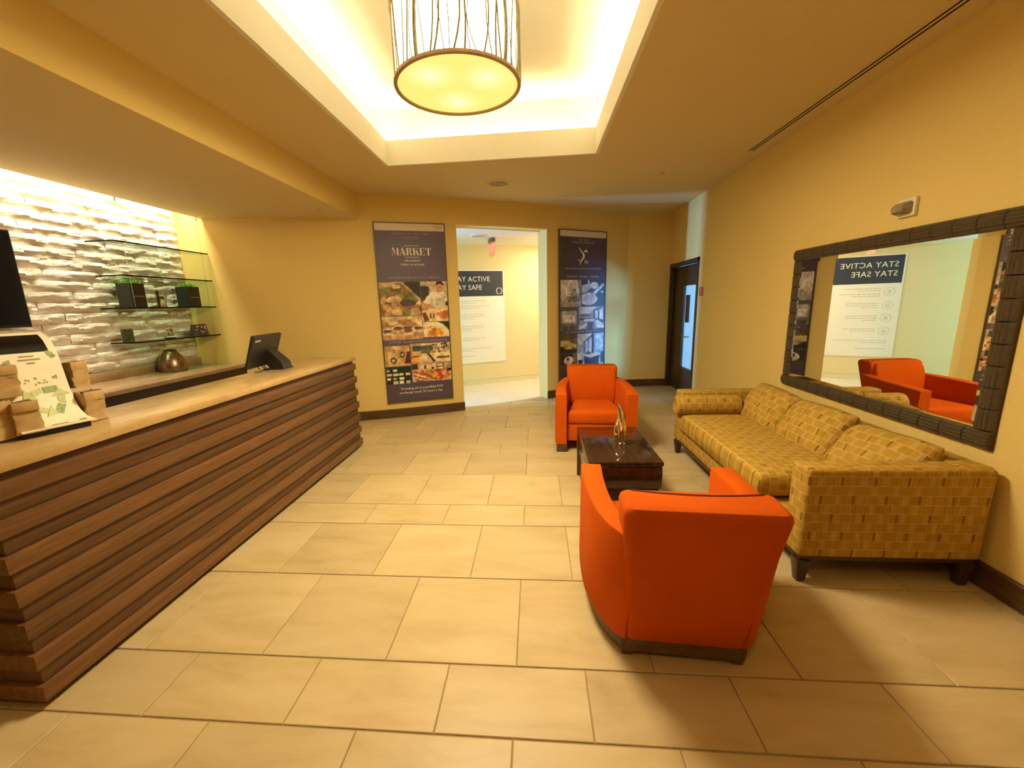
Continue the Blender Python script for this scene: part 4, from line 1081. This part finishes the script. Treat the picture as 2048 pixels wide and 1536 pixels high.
# ------------------------------------------------------------------ posters
class Pic:
    def __init__(s, w, h, W_, H_):
        s.w, s.h = w, h; s.a = np.zeros((h, w, 3)); y, x = np.mgrid[0:h, 0:w]; s.X = (x + .5) / w; s.Y = (y + .5) / h; s.asp = W_ / H_
    def mottle(s, rs_, y0, y1, amp):
        f = np.zeros((s.h, s.w))
        for st, a in ((4, .5), (8, .3), (16, .2)):
            n = rs_.uniform(-1, 1, (s.h // st + 3, s.w // st + 3)); iy = (np.arange(s.h) / st); ix = (np.arange(s.w) / st)
            y0i, x0i = iy.astype(int), ix.astype(int); fy, fx = (iy - y0i)[:, None], (ix - x0i)[None]
            q = lambda a_, b_: n[np.ix_(y0i + a_, x0i + b_)]
            f += a * ((q(0, 0) * (1 - fx) + q(0, 1) * fx) * (1 - fy) + (q(1, 0) * (1 - fx) + q(1, 1) * fx) * fy)
        m_ = (s.Y >= y0) & (s.Y < y1) & (np.abs(s.a - np.array(PUR)).sum(2) > 30)
        s.a[m_] = np.clip(s.a[m_] * (1 + amp * f[m_])[:, None], 0, 255)
    def cell(s, x0, y0, x1, y1): return Cell(s, x0, y0, x1, y1)
class Cell:
    def __init__(s, p, x0, y0, x1, y1):
        s.p = p; s.m = (p.X >= x0) & (p.X < x1) & (p.Y >= y0) & (p.Y < y1)
        s.U = (p.X - x0) / (x1 - x0); s.V = (p.Y - y0) / (y1 - y0); s.k = (x1 - x0) * p.asp / (y1 - y0)
    def put(s, mask, c): s.p.a[s.m & mask] = c
    def fill(s, c): s.p.a[s.m] = c; return s
    def rect(s, a, b, c, d_, col): s.put((s.U >= a) & (s.U < c) & (s.V >= b) & (s.V < d_), col); return s
    def ell(s, cx, cy, rx, ry, col, rot=0.0):
        u, v = s.U - cx, s.V - cy
        if rot: u, v = u * math.cos(rot) + v * math.sin(rot), -u * math.sin(rot) + v * math.cos(rot)
        s.put((u / rx) ** 2 + (v / ry) ** 2 < 1, col); return s
    def poly(s, pts, col):
        ins = np.zeros_like(s.m); n = len(pts)
        for i in range(n):
            (x0, y0), (x1, y1) = pts[i], pts[(i + 1) % n]
            if y0 == y1: continue
            c = ((s.V >= min(y0, y1)) & (s.V < max(y0, y1))) & (s.U < (x1 - x0) * (s.V - y0) / (y1 - y0) + x0); ins ^= c
        s.put(ins, col); return s
rp = np.random.RandomState(4)
def poster(name, label, xa, xb, ztop, zbot, painter, letters, off=0.03):
    A = Vector((xa, fw(xa), 0)); B = Vector((xb, fw(xb), 0)); u = (B - A).normalized(); n = Vector((u.y, -u.x, 0)); Wd = (B - A).length; Hd = ztop - zbot
    org = A + n * off + Vector((0, 0, zbot)); m = plane_mat(org, u, (0, 0, 1))
    t = thing(name, label, 'poster', org)
    MB().box(0, Wd, 0, Hd, -off + 0.004, -0.001).xf(m).build('panel', M['pframe'], t, True)
    mb = MB(); f = 0.012
    mb.box(0, f, 0, Hd, -.004, .008); mb.box(Wd - f, Wd, 0, Hd, -.004, .008); mb.box(f, Wd - f, 0, f, -.004, .008); mb.box(f, Wd - f, Hd - f, Hd, -.004, .008)
    mb.xf(m).build('frame', M['pframe'], t, True, smooth=False)
    nx_, ny_ = 112, 290
    pic = Pic(nx_, ny_, Wd, Hd); painter(pic)
    mb = MB(); mb.grid(nx_ - 1, ny_ - 1, lambda a, b: (f * .5 + (Wd - f) * a, f * .5 + (Hd - f) * b, 0.0)); mb.xf(m)
    o = mb.build('print', M['print'], t, True, smooth=False)
    ca = o.data.color_attributes.new('print', 'FLOAT_COLOR', 'POINT')
    img = pic.a[::-1] / 255.0; linr = np.where(img <= 0.04045, img / 12.92, ((img + 0.055) / 1.055) ** 2.4)
    rgba = np.concatenate([linr, np.ones(linr.shape[:2] + (1,))], 2).astype(np.float32).ravel(); ca.data.foreach_set('color', rgba)
    for mat, fn in letters:
        mb = MB(); fn(mb, Wd, Hd); mb.v = [(p[0], p[1], 0.0016) for p in mb.v]; mb.xf(m); mb.build('lettering', mat, t, True, smooth=False)
PUR = (104, 92, 106)
def noise_fill(c, base, n, cols, rmin, rmax, rs_):
    c.fill(base)
    for k in range(n): c.ell(rs_.rand(), rs_.rand(), rs_.uniform(rmin, rmax), rs_.uniform(rmin, rmax), cols[rs_.randint(len(cols))], rs_.uniform(-1, 1))
def paint_market(p):
    p.a[:] = PUR
    p.cell(0, 0, 1, .040).fill((232, 216, 196))
    p.cell(0, .88, 1, 1).fill((88, 78, 92))
    c = p.cell(.012, .314, .585, .500); noise_fill(c, (150, 110, 70), 26, [(214, 172, 116), (188, 140, 84), (232, 196, 146), (120, 88, 52), (120, 128, 62)], .06, .16, rp)
    c.poly([(.55, 0), (1, 0), (1, .52)], (52, 50, 46)).poly([(.5, 0), (.58, 0), (1, .5), (1, .6)], (196, 160, 116)).ell(.5, .42, .12, .07, (140, 150, 70)).ell(.2, .08, .14, .07, (226, 188, 138)).ell(.42, .13, .11, .06, (226, 188, 138)).ell(.68, .62, .2, .10, (84, 70, 66)).ell(.4, .9, .14, .07, (230, 196, 140), .4).ell(.15, .75, .13, .09, (216, 170, 108), .8).ell(.3, .5, .18, .08, (228, 196, 142), -.3)
    c = p.cell(.600, .314, .988, .538); c.fill((188, 160, 112)).rect(0, 0, 1, .3, (206, 184, 140)).poly([(0, .1), (.32, .12), (.28, .38), (0, .5)], (66, 62, 56))
    c.poly([(.05, .56), (.2, .38), (.45, .24), (.85, .24), (1, .36), (.98, .66), (.7, .7), (.35, .62)], (240, 226, 196)).ell(.72, .13, .15, .14, (206, 146, 96)).poly([(.58, .1), (.62, .0), (.8, -.02), (.9, .08), (.86, .1), (.72, .06)], (44, 34, 28)).ell(.72, .19, .05, .012, (250, 240, 225))
    c.poly([(.02, .56), (.15, .52), (.5, .66), (.45, .72), (.02, .66)], (214, 158, 108)).poly([(.0, .72), (1, .62), (1, 1), (0, 1)], (238, 206, 150)).poly([(0, .78), (.14, .76), (.26, .98), (.06, 1)], (120, 62, 34)).poly([(.55, .78), (1, .72), (1, .92), (.72, .96)], (206, 120, 60)).rect(.3, .8, .34, .92, (96, 62, 30)).rect(.42, .8, .46, .92, (96, 62, 30)).ell(.96, .56, .05, .05, (50, 44, 40))
    c = p.cell(.012, .503, .585, .634); noise_fill(c, (196, 152, 98), 12, [(226, 190, 136), (170, 124, 76), (236, 206, 156)], .1, .2, rp)
    for cx, cy in ((.12, .62), (.38, .5), (.64, .62), (.9, .52)): c.ell(cx, cy, .15, .10, (250, 232, 196)).ell(cx, cy, .12, .07, (120, 84, 50)).rect(cx - .11, cy + .06, cx + .11, 1, (206, 164, 112)).ell(cx, cy + .14, .15, .035, (246, 226, 188))
    c.rect(0, 0, 1, .14, (228, 196, 140)).ell(.62, .5, .11, .08, (110, 84, 60))
    c = p.cell(.600, .541, .988, .628); c.fill((246, 226, 186)).poly([(.55, 0), (1, 0), (1, .6), (.8, .2)], (40, 56, 52)).ell(.5, .6, .42, .48, (250, 228, 176)).poly([(0, .3), (.3, .28), (.35, .42), (0, .5)], (226, 170, 110))
    for cx, cy, col in ((.3, .68, (240, 160, 60)), (.42, .55, (244, 130, 30)), (.52, .72, (250, 176, 40)), (.62, .6, (250, 190, 60)), (.7, .75, (244, 150, 30)), (.45, .85, (236, 140, 40)), (.25, .85, (220, 150, 90))): c.ell(cx, cy, .11, .16, col)
    c = p.cell(.012, .668, .375, .785); c.fill((214, 170, 108)).poly([(.1, .3), (.62, .25), (.66, 1), (.12, 1)], (226, 186, 128)).poly([(.55, .0), (.95, .1), (.75, .85), (.5, .6)], (206, 164, 108)).ell(.33, .72, .13, .15, (52, 64, 40)).ell(.33, .72, .07, .08, (214, 186, 140)).ell(.7, .45, .11, .14, (52, 64, 40)).ell(.7, .45, .06, .07, (206, 176, 130)).poly([(.9, .3), (1, .3), (1, .9), (.75, .9)], (96, 44, 30)).ell(.45, .1, .2, .1, (236, 200, 146))
    c = p.cell(.390, .662, .988, .780); c.fill((204, 178, 134)).rect(0, 0, 1, .1, (226, 196, 150)).rect(.05, .12, .55, .38, (84, 92, 78)).rect(.25, .3, .5, .5, (120, 116, 90))
    for k in range(26): c.rect(*(lambda a, b: (a, b, a + rp.uniform(.02, .07), b + rp.uniform(.04, .12)))(rp.uniform(.5, .95), rp.uniform(0, .45)), [(46, 40, 34), (236, 216, 176), (96, 80, 60)][k % 3])
    c.rect(0, .5, .2, 1, (214, 150, 84)).rect(0, .62, .2, .66, (96, 66, 40)).poly([(.25, .55), (.4, .5), (.55, 1), (.2, 1)], (222, 198, 154)).poly([(.45, .5), (.9, .5), (1, .55), (1, .95), (.6, .95)], (246, 222, 170)).rect(.65, .68, .97, .78, (132, 98, 58)).poly([(.4, .5), (.46, .5), (.62, .95), (.56, .95)], (50, 44, 38))
    c = p.cell(.012, .788, .375, .888); c.fill((40, 44, 34))
    for rr in range(4):
        for cc in range(4):
            if rp.rand() < .85: c.rect(cc * .25 + .02, rr * .24 + .14, cc * .25 + rp.uniform(.14, .23), rr * .24 + .28, [(232, 226, 190), (206, 214, 170), (244, 232, 180), (180, 190, 150)][rp.randint(4)])
    c = p.cell(.390, .783, .988, .885); c.fill((222, 192, 144)).rect(.0, .0, .16, .3, (70, 64, 54)).rect(.3, .08, .36, .3, (90, 70, 44)).rect(.5, .2, .55, .34, (40, 36, 30)).rect(.62, .02, .82, .46, (110, 84, 52)).rect(.64, .08, .8, .16, (232, 206, 160)).rect(.64, .24, .8, .32, (232, 206, 160)).rect(.88, .35, 1, .48, (40, 36, 30)).poly([(0, .45), (.12, .4), (.65, .95), (.6, 1), (.1, 1)], (150, 96, 56))
    for k in range(60): c.ell(rp.uniform(.05, .98), rp.uniform(.38, .95), .045, .07, [(224, 120, 60), (236, 190, 120), (206, 70, 40), (240, 170, 70), (176, 120, 84)][rp.randint(5)])
    for cx, cy in ((.6, .75), (.72, .8), (.66, .62)): c.ell(cx, cy, .09, .15, (216, 66, 40)).ell(cx - .06, cy, .05, .1, (240, 176, 60))
    c.poly([(0, .55), (.05, .5), (.62, 1), (.5, 1)], (236, 206, 160)).poly([(0, .7), (.45, 1), (.36, 1), (0, .78)], (236, 206, 160))
def _mk(p): paint_market(p); p.mottle(rp, .312, .885, .35)
def market_word(mb, u0, u1, v0, v1):
    L = {}
    L['M'] = (1.15, [[(.10, 0), (.14, 0), (.14, 1), (.10, 1)], [(0, 0), (.24, 0), (.24, .05), (0, .05)], [(0, 1), (.36, 1), (.64, .10), (.56, .10), (.13, .96), (0, .96)], [(.66, .16), (.69, .16), (.92, 1), (.88, 1)], [(.86, 0), (1.10, 0), (1.10, 1), (.93, 1), (.86, .8)], [(.80, 0), (1.16, 0), (1.16, .05), (.80, .05)]])
    L['A'] = (1.0, [[(.10, 0), (.15, 0), (.46, .9), (.42, .92)], [(0, 0), (.26, 0), (.26, .05), (0, .05)], [(.44, 1), (.56, 1), (.96, 0), (.68, 0), (.40, .86)], [(.26, .30), (.56, .30), (.54, .36), (.28, .36)]])
    L['R'] = (1.0, [[(.08, 0), (.33, 0), (.33, 1), (.08, 1)], [(.39, .94), (.62, .94), (.62, 1), (.39, 1)], [(.55, 1), (.72, .97), (.84, .86), (.84, .66), (.72, .54), (.55, .50), (.39, .50), (.39, .55), (.54, .56), (.62, .66), (.62, .86), (.54, .94)], [(.46, .47), (.66, .47), (1.0, .0), (.74, 0)]])
    L['K'] = (1.02, [[(.08, 0), (.33, 0), (.33, 1), (.08, 1)], [(.39, .42), (.44, .42), (.86, .96), (.98, .96), (.98, 1), (.70, 1), (.70, .96), (.80, .96)], [(.48, .58), (.66, .72), (1.02, 0), (.74, 0)]])
    L['E'] = (.9, [[(.08, 0), (.33, 0), (.33, 1), (.08, 1)], [(.39, .94), (.80, .94), (.80, 1), (.39, 1)], [(.76, .72), (.80, .72), (.80, .95), (.70, .95)], [(.39, .48), (.60, .48), (.60, .53), (.39, .53)], [(.58, .38), (.61, .38), (.61, .63), (.58, .63)], [(.39, 0), (.82, 0), (.82, .06), (.39, .06)], [(.72, .05), (.82, .05), (.82, .30), (.79, .30)]])
    L['T'] = (.95, [[(.34, 0), (.60, 0), (.60, 1), (.34, 1)], [(.02, .94), (.28, .94), (.28, 1), (.02, 1)], [(.66, .94), (.92, .94), (.92, 1), (.66, 1)], [(.02, .72), (.06, .72), (.14, .95), (.02, .95)], [(.88, .72), (.92, .72), (.92, .95), (.80, .95)]])
    tot = sum(L[c][0] + .08 for c in 'MARKET') - .08; sx_ = (u1 - u0) / tot; x = 0
    for ch in 'MARKET':
        w, polys = L[ch]
        for P_ in polys: mb.add([(u0 + (x + a) * sx_, v0 + b * (v1 - v0), 0) for a, b in P_], [tuple(range(len(P_)))])
        x += w + .08
def market_white(mb, w, h):
    Vv = lambda v: h * (1 - v)
    market_word(mb, w * .225, w * .785, Vv(.172), Vv(.132))
    rect2(mb, w * .40, w * .61, Vv(.1215), Vv(.1195)); rect2(mb, w * .40, w * .61, Vv(.1835), Vv(.1815))
    text_mb('ORLANDO', 0.036, 'CENTER', mb, w * .505, Vv(.201), 1.2); text_mb('OPEN 24 HOURS', 0.036, 'CENTER', mb, w * .505, Vv(.2225), 1.15)
    text_mb('Providing all of your', 0.046, 'LEFT', mb, w * .21, Vv(.921), 1.0); text_mb('HEALTHY', 0.046, 'LEFT', mb, w * .62, Vv(.921), 1.05); text_mb('HEALTHY', 0.046, 'LEFT', mb, w * .622, Vv(.921), 1.05)
    text_mb('on-the-go needs 24 hours a day', 0.046, 'CENTER', mb, w * .51, Vv(.944), 1.0)
def market_soft(mb, w, h):
    Vv = lambda v: h * (1 - v)
    text_mb('WORKING LATE • EARLY START', 0.034, 'CENTER', mb, w * .50, Vv(.058), 0.98); text_mb('CONVENIENCE', 0.034, 'CENTER', mb, w * .50, Vv(.078), 0.95)
    for s_, u_ in (('HOUSEMADE', .30), ('GRAB & GO', .56), ('FRESHLY', .80)): text_mb(s_, 0.044, 'CENTER', mb, w * u_, Vv(.292), 1.0)
    for s_, u_ in (('COFFEE', .18), ('SALADS', .37), ('SANDWICHES', .61), ('SNACKS', .85)): text_mb(s_, 0.044, 'CENTER', mb, w * u_, Vv(.648), 1.0)
def market_logo(mb, w, h): text_mb('hyatt', 0.055, 'CENTER', mb, w * .90, h * (1 - .022), 1.0)
poster('market_poster', 'tall framed poster headed MARKET with food photos left of the doorway', -2.022, -1.182, 2.552, 0.21, _mk,
       [(M['ink_cream'], market_white), (M['ink_soft'], market_soft), (M['brownprint'], market_logo)])
def g(v): return (v, int(v * .97), int(v * .93))
def paint_spa(p):
    p.a[:] = (84, 72, 88); p.cell(0, 0, 1, .040).fill((226, 212, 192))
    c = p.cell(.03, .312, .455, .482); c.fill(g(150)).ell(.3, .25, .55, .35, g(226)).ell(.62, .42, .20, .16, g(206), .5).ell(.55, .52, .06, .03, g(60)).ell(.68, .36, .05, .03, g(60)).poly([(.35, .75), (.75, .55), (.9, .75), (.6, 1), (.2, 1)], g(120)).poly([(.7, 0), (.8, 0), (.9, .5), (.85, .7)], g(236)).ell(.15, .65, .14, .3, g(196), -.4).rect(0, .82, 1, 1, g(170))
    c = p.cell(.470, .312, .97, .482); c.fill(g(56)).ell(.3, .72, .38, .24, g(206)).poly([(.0, .2), (.35, .12), (.4, .3), (.2, .45), (0, .5)], g(196)).ell(.55, .2, .18, .13, g(220)).poly([(.45, .5), (.95, .1), (1, .2), (.6, .55)], g(196)).ell(.9, .45, .05, .04, g(230)).poly([(.25, 0), (.33, 0), (.36, .3), (.28, .3)], g(170))
    c = p.cell(.03, .487, .40, .634); c.fill(g(130)).rect(.06, .16, .9, .7, g(180)).rect(.14, .34, .8, .62, g(232)).rect(0, 0, 1, .14, g(96)).ell(.25, .9, .2, .12, g(90)).ell(.7, .9, .2, .12, g(90)).rect(.9, 0, 1, 1, g(100))
    c = p.cell(.412, .487, .97, .634); c.fill(g(150)).poly([(0, 0), (.7, 0), (.45, .3), (0, .3)], g(206)).poly([(.55, .15), (1, 0), (1, .75), (.6, .55)], g(70)).poly([(.62, .2), (.75, .14), (.75, .55), (.66, .52)], g(220)).poly([(.8, .12), (.97, .05), (.97, .62), (.82, .56)], g(220)).rect(.1, .35, .45, .42, g(70)).rect(.05, .5, .5, .58, g(70)).rect(.2, .55, .6, .66, g(228)).poly([(.6, .7), (.75, .6), (1, .85), (1, 1), (.7, .95)], g(230)).poly([(.0, .9), (.3, .75), (.35, .82), (.1, 1), (0, 1)], g(226)).rect(.35, .7, .55, 1, g(60))
    c = p.cell(.03, .666, .37, .785); c.fill((120, 104, 62)).poly([(0, .3), (.5, .35), (1, .6), (1, .75), (0, .6)], (206, 190, 130)).ell(.5, .68, .22, .16, (190, 176, 96)).poly([(0, .62), (.3, .8), (1, .85), (1, 1), (0, 1)], (50, 44, 36)).rect(0, 0, 1, .25, (96, 84, 52))
    c = p.cell(.03, .792, .37, .885); c.fill((60, 50, 46)).ell(.5, .5, .3, .3, (226, 216, 190)).ell(.45, .4, .08, .12, (80, 70, 60)).poly([(.75, 0), (1, 0), (1, 1), (.85, 1)], (150, 90, 66)).rect(0, .8, 1, 1, (96, 80, 66))
    c = p.cell(.385, .666, .97, .885); c.fill((170, 186, 204)).poly([(0, .0), (.55, 0), (.25, .35), (0, .3)], (214, 210, 196)).poly([(.55, .02), (.62, 0), (.62, .62), (.55, .62)], (56, 50, 46)).poly([(.24, .24), (.58, .02), (.58, .08), (.26, .28)], (56, 50, 46)).poly([(.24, .24), (.28, .24), (.28, .6), (.24, .6)], (56, 50, 46)).rect(.36, .2, .40, .62, (70, 62, 56)).rect(.30, .22, .55, .58, (206, 222, 236)).rect(.40, .2, .43, .6, (70, 62, 56)).rect(.7, .05, .95, .55, (196, 220, 240)).poly([(.2, .66), (.85, .62), (.9, .68), (.5, .76)], (214, 210, 204)).poly([(.25, .7), (.5, .77), (.86, .7), (.82, 1), (.28, 1)], (64, 66, 80)).rect(0, .6, .2, .8, (226, 224, 216)).rect(.05, .8, .2, 1, (50, 50, 56)).rect(.9, .6, 1, .95, (60, 90, 110)).ell(.42, .62, .1, .03, (44, 40, 40))
    p.cell(0, .885, 1, 1).fill((78, 66, 84))
def _sp(p): paint_spa(p); p.mottle(rp, .312, .885, .35)
def spa_text(mb, w, h):
    Vv = lambda v: h * (1 - v)
    text_mb('TAKE TIME TO', 0.034, 'CENTER', mb, w * .5, Vv(.060), 1.0); text_mb('EXPERIENCE THE DELIGHT', 0.034, 'CENTER', mb, w * .5, Vv(.077), 1.1)
    text_mb('THE ULTIMATE RELAXATION EXPERIENCE', 0.038, 'CENTER', mb, w * .5, Vv(.240), 1.0)
    text_mb('MASSAGE   FACIALS   WAXING', 0.046, 'CENTER', mb, w * .5, Vv(.290), 1.0); text_mb('FULL SERVICE SALON   FITNESS CENTER', 0.038, 'CENTER', mb, w * .5, Vv(.650), 1.0)
def spa_logo(mb, w, h):
    Vv = lambda v: h * (1 - v); pts = []
    for k in range(25):
        t_ = k / 24; pts.append((w * (.445 + .045 * math.sin(t_ * 2 * PI - 1.4) + .03 * t_), Vv(.105 + .11 * t_), .004 + .016 * math.sin(PI * t_)))
    for a_, b_ in zip(pts, pts[1:]): mb.add([(a_[0] - a_[2], a_[1], 0), (a_[0] + a_[2], a_[1], 0), (b_[0] + b_[2], b_[1], 0), (b_[0] - b_[2], b_[1], 0)], [(0, 1, 2, 3)])
    mb.add([(w * .50, Vv(.135), 0), (w * .60, Vv(.135), 0), (w * .545, Vv(.115), 0)], [(0, 1, 2)]); text_mb('PA', 0.075, 'LEFT', mb, w * .52, Vv(.198), 0.9); text_mb('the', 0.045, 'CENTER', mb, w * .40, Vv(.185), 1.0)
poster('spa_poster', 'tall framed dark poster with spa photos right of the doorway', 0.358, 1.137, 2.565, 0.19, _sp, [(M['ink_grey'], spa_text), (M['ink_cream'], spa_logo)])

# corridor notice: STAY ACTIVE / STAY SAFE
pw, ph_ = 1.12, 1.69
R0 = Vector((-0.575, 8.04, 0)); so = (R0 - C0).dot(cdir)
org = cpt(so - pw, -0.014) + Vector((0, 0, 0.42)); m = plane_mat(org, cdir, (0, 0, 1))
t = thing('safety_notice', 'white STAY ACTIVE STAY SAFE notice on the corridor wall', 'poster', org)
MB().box(0, pw, 0, ph_, -0.012, 0).xf(m).build('board', M['paper'], t, True, smooth=False)
MB().box(0.022, pw - .022, 1.225, ph_ - .018, 0, 0.0008).xf(m).build('header', M['navy'], t, True, smooth=False)
mb = MB(); text_mb('STAY ACTIVE', 0.126, 'LEFT', mb, 0.085, 1.525, 0.98, 1.04); text_mb('STAY SAFE', 0.126, 'LEFT', mb, 0.085, 1.378, 0.98, 1.04)
ring2(mb, 1.02, 1.315, 0.050, 0.062, 20, 100, 260); ring2(mb, 1.02, 1.315, 0.050, 0.062, 20, 280, 440)
mb.v = [(p[0], p[1], 0.0014) for p in mb.v]; mb.xf(m); mb.build('lettering', M['ink_white'], t, True, smooth=False)
mb = MB(); rb = random.Random(8)
def bars(u, v, L, n):
    for k in range(n):
        x = u; end = u + L * (1.0 if k < n - 1 else rb.uniform(.45, .8))
        while x < end: w_ = rb.uniform(.02, .06); rect2(mb, x, min(x + w_, end), v - k * .036 - .005, v - k * .036 + .004); x += w_ + .012
for u, v, L, n in ((.27, 1.145, .48, 2), (.27, 1.055, .55, 2), (.27, .90, .43, 3), (.27, .69, .43, 3), (.27, .47, .45, 2), (.10, .275, .72, 2), (.10, .135, .62, 1)): bars(u, v, L, n)
for k, v in enumerate((1.085, .865, .655, .44)):
    ring2(mb, 0.155, v, 0.066, 0.071, 30); ring2(mb, 0.155, v + .012, 0.016, 0.021, 16); rect2(mb, 0.135, 0.178, v - .035, v - .029)
    if k % 2: rect2(mb, 0.118, 0.192, v - .012, v - .006)
    else: ring2(mb, 0.155, v - .022, .026, .031, 14, 0, 180)
mb.v = [(p[0], p[1], 0.0014) for p in mb.v]; mb.xf(m); mb.build('body_print', M['ink_grey'], t, True, smooth=False)

# small print is one inked layer, not separate pieces
for o in bpy.data.objects:
    if o.name.split('.')[0] in ('lettering', 'body_print', 'heading', 'footer_print', 'leaf_print'): o['kind'] = 'stuff'
